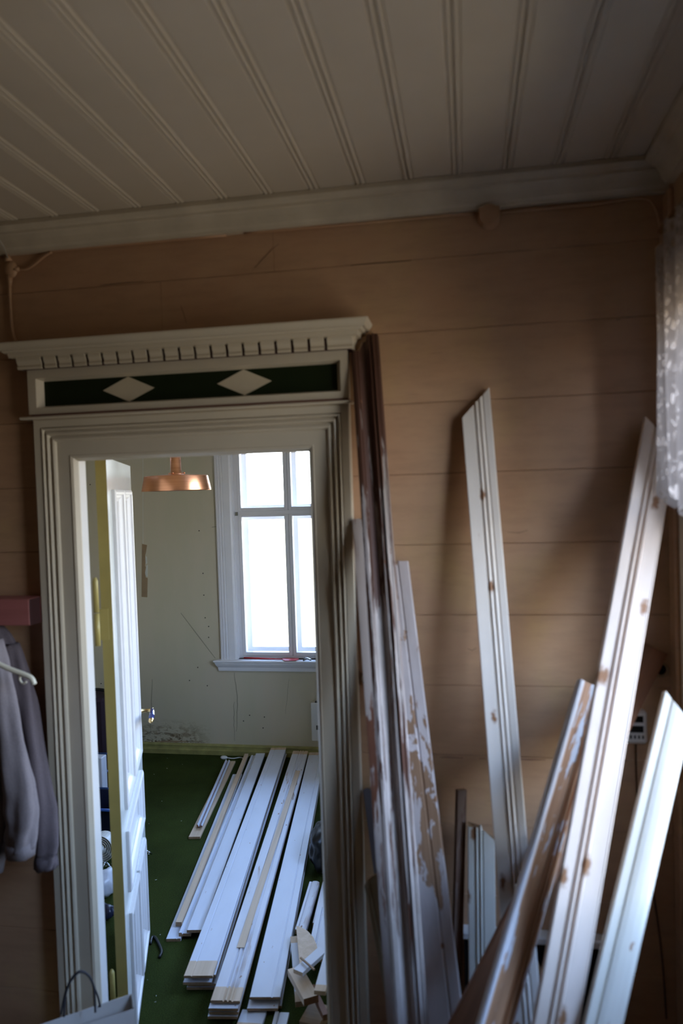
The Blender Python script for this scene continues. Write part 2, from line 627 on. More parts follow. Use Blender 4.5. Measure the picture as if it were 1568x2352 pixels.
cme = ceil_mesh(SP - 0.0004, -BYK)
cme.materials.append(M['ceil'])
x = -0.006 + 4 * SP
k = 0
while x - SP > LX - 0.05:
    x -= SP
    o = bpy.data.objects.new('plank', cme)
    o.location = (x, BYK, CZ)
    col.objects.link(o)
    o.parent = ceiling
    o.matrix_parent_inverse = Matrix.Identity(4)

struct(boxes('floor', [((LX, BYK, -0.05), (WR, 0.0, 0.0))], M['front_floor']))
struct(box('wall_left', (LX - 0.1, BYK, 0), (LX, T, CZ), M['wall_dark']))
struct(box('wall_back', (LX - 0.1, BYK - 0.1, 0), (WR + 0.15, BYK, CZ), M['wall_dark']))
# right wall with a window
wy0, wy1, wz0, wz1 = -0.92, -0.22, 0.96, 2.22
struct(boxes('wall_right', [((WR, BYK, 0), (WR + 0.06, wy0, CZ)), ((WR, wy1, 0), (WR + 0.06, T, CZ)), ((WR, wy0, 0), (WR + 0.06, wy1, wz0)), ((WR, wy0, wz1), (WR + 0.06, wy1, CZ))], M['wall']))
w2 = struct(thing('window_2', None, None, (WR, -0.57, wz0)), 'bright window behind the lace curtain')
for nm, lst in (('window_casing', [((WR - 0.02, wy1, wz0 - 0.1), (WR, wy1 + 0.09, wz1 + 0.09))]), ('window_casing', [((WR - 0.02, wy0 - 0.09, wz0 - 0.1), (WR, wy0, wz1 + 0.09))]),
                ('window_casing', [((WR - 0.022, wy0 - 0.1, wz1), (WR, wy1 + 0.1, wz1 + 0.1))]), ('window_sill', [((WR - 0.03, wy0 - 0.1, wz0 - 0.03), (WR + 0.05, wy1, wz0))])):
    boxes(nm, lst, M['trim'], w2, 0.003)
fx0, fx1 = WR + 0.022, WR + 0.048
boxes('window_frame', [((fx0, wy0, wz0), (fx1, wy0 + 0.03, wz1)), ((fx0, wy1 - 0.03, wz0), (fx1, wy1, wz1)), ((fx0, wy0 + 0.03, wz0), (fx1, wy1 - 0.03, wz0 + 0.04)), ((fx0, wy0 + 0.03, wz1 - 0.04), (fx1, wy1 - 0.03, wz1)),
                       ((fx0, -0.588, wz0 + 0.04), (fx1, -0.552, wz1 - 0.04)), ((fx0, wy0 + 0.03, 1.76), (fx1, -0.588, 1.79)), ((fx0, -0.552, 1.76), (fx1, wy1 - 0.03, 1.79))], M['winw'], w2)
for y0, y1 in ((wy0 + 0.03, -0.588), (-0.552, wy1 - 0.03)):
    for z0, z1 in ((wz0 + 0.04, 1.76), (1.79, wz1 - 0.04)):
        box('pane', (fx0 + 0.010, y0, z0), (fx0 + 0.013, y1, z1), M['glass'], w2)
# corner post below and beside the casing
struct(box('trim_4', (WR - 0.012, -0.062, 0.0), (WR, -0.003, 2.53), M['wall'], None, 0.004))


# cornice under the ceiling
def cornice_ring(y_sign=1):
    return [(0.0, 0.0), (0.062, 0.0), (0.064, -0.012), (0.058, -0.020), (0.050, -0.024), (0.048, -0.031), (0.042, -0.033), (0.034, -0.046), (0.027, -0.062), (0.022, -0.068), (0.020, -0.075), (0.0, -0.075)]


bm = bmesh.new()
prism(bm, [Vector((LX, -u, CZ + v_ - 0.001)) for u, v_ in cornice_ring()], Vector((WR - LX, 0, 0)))
struct(from_bm('trim_1', bm, M['trim_dirty']), 'cream cornice under the ceiling along the doorway wall')
bm = bmesh.new()
prism(bm, [Vector((WR - u, BYK, CZ + v_ - 0.001)) for u, v_ in cornice_ring()], Vector((0, -BYK - 0.066, 0)))
struct(from_bm('trim_2', bm, M['trim_dirty']), 'cream cornice along the window wall')

# ------------------------------------------------------------------ door surround
ds = struct(thing('trim_3', None, None, (-0.76, -0.02, 0)), 'cream door surround with dentil cornice and green frieze')
# side casing profile: u from the outer edge (0) to the opening (1); v = how far it stands off the wall
cas = [(0.0, 0.0), (0.0, 0.026), (0.02, 0.028), (0.185, 0.028), (0.195, 0.022), (0.21, 0.029), (0.235, 0.031), (0.26, 0.029), (0.275, 0.021), (0.30, 0.021), (0.315, 0.027), (0.35, 0.029), (0.38, 0.026),
       (0.395, 0.018), (0.425, 0.018), (0.44, 0.024), (0.48, 0.026), (0.52, 0.023), (0.535, 0.017), (0.86, 0.017), (0.875, 0.019), (0.93, 0.016), (0.985, 0.006), (1.0, 0.004), (1.0, 0.0)]
cw_l, cw_r, hz0, hz1 = 0.122, 0.118, 1.935, 2.056
bm = bmesh.new()   # left, mitred at the head
xo = -1.222


def casing(p_of, ext):
    bm = bmesh.new()
    a = [bm.verts.new(p_of(u, v_, 0)) for u, v_ in cas]
    b = [bm.verts.new(p_of(u, v_, 1)) for u, v_ in cas]
    n = len(cas)
    bm.faces.new(a)
    bm.faces.new(b[::-1])
    for i in range(n):
        bm.faces.new((a[i], a[(i + 1) % n], b[(i + 1) % n], b[i]))
    return bm


hh = hz1 - hz0
from_bm('casing_board', casing(lambda u, v_, e: Vector((xo + u * cw_l, -v_ - 0.0005, hz1 - u * hh if e else 0.0)), 0), M['trim'], ds)
xr = -0.304
from_bm('casing_board', casing(lambda u, v_, e: Vector((xr - u * cw_r, -v_ - 0.0005, hz1 - u * hh if e else 0.0)), 0), M['trim'], ds)
from_bm('head_casing', casing(lambda u, v_, e: Vector(((xr - u * cw_r) if e else (xo + u * cw_l), -v_ - 0.0005, hz1 - u * hh)), 0), M['trim'], ds)
# drip moulding above the casing
box('drip_moulding', (-1.252, -0.050, 2.056), (-0.294, -0.0005, 2.0635), M['trim'], ds, 0.003)
box('paint_seam', (-1.224, -0.030, 2.0635), (-0.306, -0.0005, 2.071), M['slot_l'], ds)
# frieze frame
fz0, fz1, fx_l, fx_r = 2.071, 2.197, -1.229, -0.303
gx0, gx1, gz0, gz1 = -1.192, -0.335, 2.095, 2.166
boxes('frieze_frame', [((fx_l, -0.034, fz0), (gx0 - 0.012, -0.0005, fz1)), ((gx1 + 0.012, -0.034, fz0), (fx_r, -0.0005, fz1)), ((gx0 - 0.012, -0.034, fz0), (gx1 + 0.012, -0.0005, gz0 - 0.006)), ((gx0 - 0.012, -0.034, gz1 + 0.006), (gx1 + 0.012, -0.0005, fz1))], M['trim'], ds)
# sloping inner moulding of the frame
for ring, dv in ((lambda: [(gx0 - 0.012, gz0 - 0.006, -0.034), (gx0, gz0, -0.012), (gx0, gz1, -0.012), (gx0 - 0.012, gz1 + 0.006, -0.034)], 0),
                 (lambda: [(gx1 + 0.012, gz0 - 0.006, -0.034), (gx1, gz0, -0.012), (gx1, gz1, -0.012), (gx1 + 0.012, gz1 + 0.006, -0.034)], 0),
                 (lambda: [(gx0 - 0.012, gz0 - 0.006, -0.034), (gx0, gz0, -0.012), (gx1, gz0, -0.012), (gx1 + 0.012, gz0 - 0.006, -0.034)], 0),
                 (lambda: [(gx0 - 0.012, gz1 + 0.006, -0.034), (gx0, gz1, -0.012), (gx1, gz1, -0.012), (gx1 + 0.012, gz1 + 0.006, -0.034)], 0)):
    bm = bmesh.new()
    q = [bm.verts.new(Vector((x_, y_, z_))) for x_, z_, y_ in ring()]
    q2 = [bm.verts.new(v_.co + Vector((0, 0.012 if v_.co.y > -0.02 else 0.0335, 0))) for v_ in q]
    bm.faces.new(q)
    bm.faces.new(q2[::-1])
    for i in range(4):
        bm.faces.new((q[i], q[(i + 1) % 4], q2[(i + 1) % 4], q2[i]))
    from_bm('panel_moulding', bm, M['trim'], ds)
box('green_panel', (gx0 - 0.001, -0.011, gz0 - 0.001), (gx1 + 0.001, -0.0005, gz1 + 0.001), M['green'], ds)['label'] = 'dark green frieze panel'
for cx in (-0.932, -0.594):
    bm = bmesh.new()
    zc = 2.1305
    prism(bm, [Vector((cx - 0.077, -0.0112, zc)), Vector((cx, -0.0112, zc - 0.035)), Vector((cx + 0.077, -0.0112, zc)), Vector((cx, -0.0112, zc + 0.035))], Vector((0, -0.004, 0)))
    from_bm('diamond', bm, M['diamond'], ds)['label'] = 'flat cream diamond on the green panel'


# cornice over the frieze: stepped layers that return at both ends
def layer(name, z0, z1, over0, over1, mat):
    """ring profile: overhang over0 at the bottom, over1 at the top"""
    bm = bmesh.new()
    rows_ = []
    n = 6
    for i in range(n + 1):
        t = i / n
        s = t * t * (3 - 2 * t)
        ov = over0 + (over1 - over0) * s
        z = z0 + (z1 - z0) * t
        rows_.append([bm.verts.new((fx_l - ov, -0.0005, z)), bm.verts.new((fx_l - ov, -0.034 - ov, z)), bm.verts.new((fx_r + ov, -0.034 - ov, z)), bm.verts.new((fx_r + ov, -0.0005, z))])
    for a, b in zip(rows_, rows_[1:]):
        for i in range(4):
            bm.faces.new((a[i], a[(i + 1) % 4], b[(i + 1) % 4], b[i]))
    bm.faces.new(rows_[0][::-1])
    bm.faces.new(rows_[-1])
    return from_bm(name, bm, mat, ds)


layer('dentil_backing', 2.197, 2.228, 0.010, 0.014, M['slot'])
layer('cornice_moulding', 2.2285, 2.2405, 0.034, 0.036, M['trim'])
layer('cornice_moulding', 2.2407, 2.2460, 0.044, 0.047, M['trim'])
layer('cornice_cap', 2.2462, 2.2655, 0.056, 0.065, M['trim'])
# dentil blocks with a curved face, dark slots between them
SLOT = 0.0088
slots = [-1.168 + i * 0.04506 for i in range(19)]
sc_ = 1.0
edges = [fx_l - 0.018] + slots + [fx_r + 0.018]
prof_d = [(0.012, 2.1972), (0.017, 2.1985), (0.0185, 2.203), (0.0165, 2.208), (0.0185, 2.213), (0.0225, 2.219), (0.0235, 2.2245), (0.0235, 2.2284), (0.011, 2.2284)]
for i in range(20):
    x0 = edges[i] + (SLOT / 2 if i > 0 else 0)
    x1 = edges[i + 1] - (SLOT / 2 if i < 19 else 0)
    bm = bmesh.new()
    prism(bm, [Vector((x0, -0.034 - u, z)) for u, z in prof_d], Vector((x1 - x0, 0, 0)))
    from_bm('dentil', bm, M['trim'], ds)
for sx, xe in ((-1, fx_l), (1, fx_r)):
    bm = bmesh.new()
    prism(bm, [Vector((xe + sx * u, -0.046, z)) for u, z in prof_d], Vector((0, 0.045, 0)))
    from_bm('dentil_return', bm, M['trim'], ds)
# jambs and head lining
box('jamb', (OPL - 0.0005, -0.002, 0.0), (OPL + 0.006, T - 0.001, OPT - 0.008), M['jamb'], ds, 0.002)
box('jamb', (OPR - 0.010, -0.002, 0.0), (OPR + 0.0005, T + 0.004, OPT - 0.008), M['jamb'], ds, 0.002)
box('head_lining', (OPL, -0.002, OPT - 0.0078), (OPR, T + 0.004, OPT + 0.0005), M['jamb'], ds, 0.002)
box('threshold', (OPL + 0.011, -0.02, 0.0), (OPR - 0.011, T + 0.02, 0.015), M['front_floor'], ds, 0.003)

# ------------------------------------------------------------------ door leaf (open into the far room)
LP = Vector((-1.101, 0.162, 0.0))
LD = Vector((-0.347, 0.938, 0.0)).normalized()
LN = Vector((LD.y, -LD.x, 0.0))           # the face towards the camera
LW, LT, LZ0, LZ1 = 0.745, 0.033, 0.012, 1.952
lm = Matrix((LD, -LN, Vector((0, 0, 1)))).transposed().to_4x4()
# local x = along the leaf from the hinge, local -y = visible face, z up
lm.translation = LP
door = struct(thing('door_1', None, None), 'white panelled door standing open with a yellow edge')
door.matrix_basis = lm


def leafbox(name, lo, hi, mat, parent=door, bev=0.0):
    bm = bmesh.new()
    add_box(bm, lo, hi, bev)
    bmesh.ops.recalc_face_normals(bm, faces=bm.faces[:])
    me = bpy.data.meshes.new(name)
    bm.to_mesh(me)
    bm.free()
    o = bpy.data.objects.new(name, me)
    me.materials.append(mat)
    col.objects.link(o)
    o.parent = parent
    return o


pans = [(0.115, 0.355, 0.81, 1.84), (0.395, 0.635, 0.81, 1.84), (0.115, 0.635, 0.535, 0.715), (0.115, 0.355, 0.072, 0.44), (0.395, 0.635, 0.072, 0.44)]
xs = [0.0, 0.115, 0.355, 0.395, 0.635, LW]
# stiles and rails around the recessed panels
frame_parts = [('stile', (0.001, 0.115, LZ0, LZ1)), ('stile', (0.635, LW, LZ0, LZ1)), ('rail', (0.115, 0.635, LZ0, 0.072)), ('rail', (0.115, 0.635, 0.44, 0.535)), ('rail', (0.115, 0.635, 0.715, 0.81)), ('rail', (0.115, 0.635, 1.84, LZ1)),
               ('muntin', (0.355, 0.395, 0.81, 1.84)), ('muntin', (0.355, 0.395, 0.072, 0.44))]
for nm, (a, b, c, d) in frame_parts:
    leafbox(nm, (a, 0.0, c), (b, LT, d), M['leaf'])
for a, b, c, d in pans:
    p = leafbox('panel', (a, 0.012, c), (b, LT - 0.012, d), M['leaf_pan'])
    # bolection moulding: a sloping frame standing proud of the stiles
    bm = bmesh.new()
    prof = [(-0.012, 0.0), (-0.012, -0.010), (-0.004, -0.014), (0.004, -0.013), (0.006, -0.006), (0.014, -0.004), (0.022, 0.004), (0.028, 0.006), (0.030, 0.012), (-0.0, 0.012)]
    n = len(prof)
    loops = []
    for i, (ox, oz) in enumerate(((a, c), (b, c), (b, d), (a, d))):
        sx = 1 if ox == a else -1
        sz = 1 if oz == c else -1
        loops.append([bm.verts.new((ox + sx * u, v_, oz + sz * u)) for u, v_ in prof])
    for i in range(4):
        A, B = loops[i], loops[(i + 1) % 4]
        for k in range(n):
            bm.faces.new((A[k], A[(k + 1) % n], B[(k + 1) % n], B[k]))
    bmesh.ops.recalc_face_normals(bm, faces=bm.faces[:])
    me = bpy.data.meshes.new('moulding')
    bm.to_mesh(me)
    bm.free()
    me.materials.append(M['leaf_pan'])
    mo = bpy.data.objects.new('moulding', me)
    col.objects.link(mo)
    mo.parent = p
leafbox('hinge_edge', (-0.001, 0.0006, LZ0), (0.001, LT, LZ1), M['yellow'])['label'] = 'yellow painted hinge edge of the door'
leafbox('lock_plate', (LW - 0.08, -0.004, 0.86), (LW - 0.045, -0.0005, 1.02), M['brass'], bev=0.001)


def local_tube(name, pts, r, mat, parent, seg=10):
    bm = bmesh.new()
    tube(bm, pts, r, seg)
    bmesh.ops.recalc_face_normals(bm, faces=bm.faces[:])
    me = bpy.data.meshes.new(name)
    bm.to_mesh(me)
    bm.free()
    for p in me.polygons:
        p.use_smooth = True
    me.materials.append(mat)
    o = bpy.data.objects.new(name, me)
    col.objects.link(o)
    o.parent = parent
    return o


hs = LW - 0.062
hd = local_tube('door_handle', [(hs, 0.0, 0.955), (hs, -0.006, 0.955), (hs, -0.010, 0.955), (hs, -0.045, 0.955), (hs, -0.058, 0.955)], [0.016, 0.016, 0.0075, 0.0075, 0.010], M['brass'], door)
local_tube('grip', [(hs + 0.008, -0.052, 0.956), (hs - 0.02, -0.054, 0.955), (hs - 0.06, -0.055, 0.950), (hs - 0.095, -0.055, 0.944)], [0.008, 0.010, 0.0115, 0.009], M['bluegrip'], hd)
local_tube('grip_tip', [(hs - 0.094, -0.055, 0.944), (hs - 0.104, -0.055, 0.942), (hs - 0.112, -0.055, 0.940)], [0.010, 0.010, 0.004], M['brass'], hd)
# hinges: two-part lift-off hinges between jamb and leaf edge
for zc in (1.47, 0.235):
    hg = leafbox('hinge', (-0.006, 0.012, zc - 0.085), (-0.0012, LT + 0.004, zc + 0.012), M['hinge'])
    local_tube('hinge_knuckle', [(-0.014, LT + 0.012, zc - 0.10), (-0.014, LT + 0.012, zc + 0.0)], 0.0085, M['hinge'], hg)
    local_tube('hinge_knuckle', [(-0.014, LT + 0.012, zc + 0.004), (-0.014, LT + 0.012, zc + 0.10), (-0.014, LT + 0.012, zc + 0.112)], [0.0085, 0.0085, 0.004], M['hinge'], hg)
leafbox('hinge_gap_iron', (-0.0045, 0.006, 0.05), (-0.0012, 0.014, 0.16), M['iron'])

# ------------------------------------------------------------------ far room shell
FLX = -3.0
struct(box('floor', (FLX, T, -0.05), (FRX, FY, 0.0), M['carpet']), 'dark green carpet of the far room')
struct(box('ceiling', (FLX, T + 0.001, CZ + 0.01), (FRX, FY, CZ + 0.06), M['far_ceil']))
struct(box('wall_far_left', (FLX - 0.1, T, 0), (FLX, FY + 0.2, CZ), M['far_wall']))
ry0, ry1, rz0, rz1 = 0.52, 1.36, 0.85, 2.15
struct(boxes('wall_far_right', [((FRX, T, 0), (FRX + 0.18, ry0, CZ)), ((FRX, ry1, 0), (FRX + 0.18, FY + 0.2, CZ)), ((FRX, ry0, 0), (FRX + 0.18, ry1, rz0)), ((FRX, ry0, rz1), (FRX + 0.18, ry1, CZ))], M['far_wall']))
w3 = struct(thing('window_3', None, None, (FRX, 0.94, rz0)))
boxes('window_frame', [((FRX + 0.05, ry0, rz0), (FRX + 0.09, ry0 + 0.05, rz1)), ((FRX + 0.05, ry1 - 0.05, rz0), (FRX + 0.09, ry1, rz1)), ((FRX + 0.05, ry0, rz0), (FRX + 0.09, ry1, rz0 + 0.05)), ((FRX + 0.05, ry0, rz1 - 0.05), (FRX + 0.09, ry1, rz1)), ((FRX + 0.05, 0.92, rz0), (FRX + 0.09, 0.96, rz1))], M['winw'], w3)
for y0, y1 in ((ry0 + 0.05, 0.92), (0.96, ry1 - 0.05)):
    box('pane', (FRX + 0.068, y0, rz0 + 0.05), (FRX + 0.072, y1, rz1 - 0.05), M['glass'], w3)
# plaster side of the partition
struct(boxes('wall_partition', [((FLX, T, 0), (OPL - 0.012, T + 0.004, CZ)), ((OPR + 0.012, T, 0), (FRX, T + 0.004, CZ)), ((OPL - 0.012, T, OPT + 0.01), (OPR + 0.012, T + 0.004, CZ))], M['far_wall']))
# far wall round the window
bx0, bx1, bz0, bz1 = -1.606, -0.826, 0.672, 2.20
wf = struct(boxes('wall_far', [((FLX, FY, 0), (bx0, FY + 0.22, CZ)), ((bx1, FY, 0), (FRX, FY + 0.22, CZ)), ((bx0, FY, 0), (bx1, FY + 0.22, bz0)), ((bx0, FY, bz1), (bx1, FY + 0.22, CZ))], M['far_wall']), 'pale green far wall, cracked and stained')
w1 = struct(thing('window_1', None, None, (-1.216, FY, bz0)), 'tall white casement window seen through the doorway')
# fluted casing boards
flp = [(0, 0.0), (0, 0.020), (0.10, 0.023), (0.14, 0.017), (0.18, 0.024), (0.26, 0.024), (0.30, 0.017), (0.34, 0.023), (0.42, 0.023), (0.46, 0.016), (0.50, 0.020), (0.90, 0.018), (1.0, 0.012), (1.0, 0.0)]
for xa, sgn in ((-1.719, 1), (-0.713, -1)):
    bm = bmesh.new()
    prism(bm, [Vector((xa + sgn * u * 0.113, FY - 0.0005 - v_, 0.672)) for u, v_ in flp], Vector((0, 0, 1.64)))
    from_bm('window_casing', bm, M['winw'], w1)
box('window_casing', (-1.75, FY - 0.03, 2.313), (-0.68, FY - 0.0005, 2.42), M['winw'], w1, 0.004)
# sill with an ogee nose
bm = bmesh.new()
sp_ = [(0.2, 0.672), (-0.050, 0.672), (-0.055, 0.668), (-0.055, 0.661), (-0.046, 0.655), (-0.043, 0.645), (-0.034, 0.630), (-0.024, 0.618), (-0.020, 0.600), (-0.018, 0.592), (-0.0005, 0.592), (-0.0005, 0.640), (0.2, 0.640)]
a = []
b = []
for u, z in sp_:
    k = max(0.0, -u) * 0.7 - 0.0
    a.append(bm.verts.new(((-1.728 - k) if u < 0 else bx0, FY + u, z)))
    b.append(bm.verts.new(((-0.704 + k) if u < 0 else bx1, FY + u, z)))
n = len(sp_)
bm.faces.new(a)
bm.faces.new(b[::-1])
for i in range(n):
    bm.faces.new((a[i], a[(i + 1) % n], b[(i + 1) % n], b[i]))
from_bm('window_sill', bm, M['winw'], w1)
# reveal lining, inner casements, outer casements
boxes('reveal', [((bx0 - 0.004, FY - 0.002, 0.6722), (bx0 + 0.006, FY + 0.2, bz1)), ((bx1 - 0.006, FY - 0.002, 0.6722), (bx1 + 0.004, FY + 0.2, bz1)), ((bx0, FY - 0.002, bz1 - 0.006), (bx1, FY + 0.2, bz1 + 0.004))], M['winw'], w1)
yA = FY + 0.03
boxes('window_frame', [((bx0 + 0.006, yA, 0.6722), (bx0 + 0.030, yA + 0.05, bz1 - 0.006)), ((bx1 - 0.030, yA, 0.6722), (bx1 - 0.006, yA + 0.05, bz1 - 0.006)), ((bx0 + 0.03, yA, 0.6722), (bx1 - 0.03, yA + 0.05, 0.69)), ((bx0 + 0.03, yA, 2.17), (bx1 - 0.03, yA + 0.05, bz1 - 0.006)),
                       ((bx0 + 0.03, yA, 1.672), (bx1 - 0.03, yA + 0.05, 1.697))], M['winw'], w1)
mid = -1.216
for xa, xb in ((bx0 + 0.0302, mid - 0.001), (mid + 0.001, bx1 - 0.0302)):
    for za, zb in ((0.6902, 1.6718), (1.6972, 2.1698)):
        s_ = 0.024
        sash = boxes('casement', [((xa, yA - 0.004, za), (xa + s_, yA + 0.035, zb)), ((xb - s_ - 0.004, yA - 0.004, za), (xb, yA + 0.035, zb)), ((xa + s_, yA - 0.004, za), (xb - s_ - 0.004, yA + 0.035, za + s_)), ((xa + s_, yA - 0.004, zb - s_ * 0.6), (xb - s_ - 0.004, yA + 0.035, zb))], M['winw'], w1, 0.002)
        box('pane', (xa + s_, yA + 0.014, za + s_), (xb - s_ - 0.004, yA + 0.017, zb - s_ * 0.6), M['glass'], sash)
        yo = FY + 0.14
        s2 = 0.038
        osash = boxes('outer_casement', [((xa, yo, za), (xa + s2, yo + 0.03, zb)), ((xb - s2, yo, za), (xb, yo + 0.03, zb)), ((xa + s2, yo, za), (xb - s2, yo + 0.03, za + s2)), ((xa + s2, yo, zb - s2), (xb - s2, yo + 0.03, zb))], M['winw'], w1)
        box('pane', (xa + s2, yo + 0.014, za + s2), (xb - s2, yo + 0.017, zb - s2), M['glass'], osash)
box('window_catch', (bx0 + 0.012, yA - 0.012, 1.668), (bx0 + 0.032, yA - 0.0002, 1.695), M['steel'], w1, 0.002)

# baseboard with ledge
bm = bmesh.new()
prism(bm, [Vector((FLX, FY - u, z)) for u, z in [(0.0005, 0), (0.030, 0), (0.030, 0.030), (0.024, 0.034), (0.018, 0.036), (0.016, 0.052), (0.020, 0.056), (0.018, 0.064), (0.012, 0.068), (0.0005, 0.070)]], Vector((FRX - FLX, 0, 0)))
struct(from_bm('baseboard_far', bm, M['base_y']), 'yellow green baseboard under the far window')


# cracks, torn paper and nail holes of the far wall
def wall_line(name, pts, w, mat):
    bm = bmesh.new()
    q = [P(px, py, Y=FY - 0.0012) for px, py in pts]
    prev = None
    for i, p in enumerate(q):
        d = (q[min(i + 1, len(q) - 1)] - q[max(i - 1, 0)]).normalized()
        nrm = Vector((-d.z, 0, d.x)) * w * (0.5 + 0.5 * math.sin(math.pi * (i + 0.5) / len(q)))
        cur = (bm.verts.new(p + nrm), bm.verts.new(p - nrm))
        if prev:
            bm.faces.new((prev[0], prev[1], cur[1], cur[0]))
        prev = cur
    ex = bmesh.ops.extrude_face_region(bm, geom=bm.faces[:])
    for el in ex['geom']:
        if isinstance(el, bmesh.types.BMVert):
            el.co.y += 0.0011
    return from_bm(name, bm, mat, wf)


def jag(a, b, n, amp):
    out = []
    for i in range(n + 1):
        t = i / n
        out.append((a[0] + (b[0] - a[0]) * t + R.uniform(-amp, amp), a[1] + (b[1] - a[1]) * t))
    return out


wall_line('crack', jag((538, 1545), (545, 1602), 8, 1.0) + jag((545, 1610), (543, 1680), 8, 1.0), 0.0020, M['crack'])
wall_line('crack', jag((537, 1612), (538, 1702), 10, 1.0), 0.0016, M['crack'])
wall_line('crack', jag((415, 1408), (494, 1512), 5, 0.2), 0.0022, M['crack'])
wall_line('crack', jag((663, 1560), (655, 1640), 10, 0.8), 0.0010, M['crack'])
wall_line('crack', jag((350, 1560), (345, 1690), 10, 0.8), 0.0014, M['crack'])
wall_line('crack', [(486, 1211), (499, 1209)], 0.002, M['crack'])
wall_line('paper_seam', [(328, 1045), (328, 1250)], 0.002, M['tornw'])
for px, py in ((457, 1219), (466, 1317), (468, 1367), (471, 1419), (479, 1439), (479, 1464), (454, 1533), (476, 1575), (435, 1563), (573, 1643), (607, 1647), (559, 1656), (604, 1672), (207, 1113), (221, 1368), (232, 1570)):
    q = P(px, py, Y=FY - 0.001)
    bm = bmesh.new()
    bmesh.ops.create_cone(bm, cap_ends=True, segments=8, radius1=0.0042, radius2=0.0042, depth=0.0016, matrix=Matrix.Translation(q) @ Matrix.Rotation(PI / 2, 4, 'X'))
    from_bm('nail_hole', bm, M['hole'], wf)


def wall_poly(name, pts, mat, y0=0.002):
    bm = bmesh.new()
    prism(bm, [P(px, py, Y=FY - y0) for px, py in pts], Vector((0, y0 - 0.0001, 0)))
    return from_bm(name, bm, mat, wf)


wall_poly('torn_paper', [(326, 1249), (337.5, 1252), (335, 1268), (333, 1276), (334, 1290), (333, 1300), (337, 1306), (336, 1316), (334, 1326), (339, 1328), (338, 1372), (325, 1371)], M['torn'])['label'] = 'strip of torn brown wall paper'
wall_poly('torn_edge', [(333.5, 1278), (337, 1279), (338, 1294), (334.5, 1296)], M['tornw'], 0.0026)
wall_poly('torn_edge', [(335.5, 1300), (339, 1297), (339, 1325), (334.5, 1323), (333, 1316)], M['tornw'], 0.0026)
wall_line('water_stain_line', jag((360, 1703), (428, 1703), 18, 1.0), 0.005, M['torn'])

# ------------------------------------------------------------------ boards
CAS_A = [(0.0, 0.0), (0.02, 0.002), (0.40, 0.002), (0.42, -0.002), (0.45, -0.003), (0.47, 0.002), (0.51, 0.004), (0.55, 0.002), (0.57, -0.003), (0.60, -0.003), (0.62, 0.001), (0.66, 0.003), (0.70, 0.001), (0.72, -0.003), (0.76, -0.003), (0.78, 0.0), (0.97, 0.0), (1.0, -0.002)]
CAS_B = [(0.0, -0.002), (0.03, 0.0), (0.27, 0.0), (0.29, -0.004), (0.325, -0.004), (0.35, 0.002), (0.39, 0.003), (0.42, 0.0), (0.44, -0.005), (0.475, -0.005), (0.50, 0.002), (0.54, 0.003), (0.56, 0.001), (0.94, 0.0), (0.97, 0.001), (1.0, -0.002)]
CAS_C = [(0.0, -0.004), (0.03, 0.0), (0.08, 0.003), (0.14, 0.003), (0.19, 0.0), (0.24, -0.001), (0.62, -0.001), (0.66, 0.002), (0.70, -0.003), (0.74, 0.002), (0.79, 0.003), (0.83, -0.004), (0.88, 0.001), (0.95, 0.001), (1.0, -0.003)]
CAS_D = [(0.0, 0.0), (0.22, 0.0), (0.24, -0.003), (0.275, -0.003), (0.30, 0.001), (0.45, 0.003), (0.65, 0.0035), (0.85, 0.002), (1.0, -0.002)]
COVE = [(0.0, 0.004), (0.10, 0.006), (0.18, 0.006), (0.21, 0.002), (0.25, 0.002), (0.29, -0.003), (0.36, -0.008), (0.44, -0.010), (0.52, -0.010), (0.60, -0.006), (0.66, 0.001), (0.69, 0.003), (0.73, 0.003), (0.75, -0.004), (0.79, -0.004), (0.81, 0.003), (0.86, 0.004), (0.89, -0.002), (0.93, -0.002), (1.0, -0.003)]
FLAT = [(0.0, -0.001), (0.02, 0.0), (0.25, 0.0), (0.5, 0.0), (0.75, 0.0), (0.98, 0.0), (1.0, -0.001)]
GROOVE = [(0.0, -0.001), (0.02, 0.0), (0.30, 0.0), (0.55, 0.0), (0.70, 0.0), (0.72, -0.0025), (0.745, -0.0025), (0.765, 0.0), (0.98, 0.0), (1.0, -0.001)]
STEP = [(0.0, 0.001), (0.02, 0.003), (0.26, 0.003), (0.28, -0.001), (0.30, -0.003), (0.33, -0.003), (0.36, 0.0), (0.98, 0.0), (1.0, -0.001)]


def flip(p):
    return [(1 - u, v_) for u, v_ in p[::-1]]


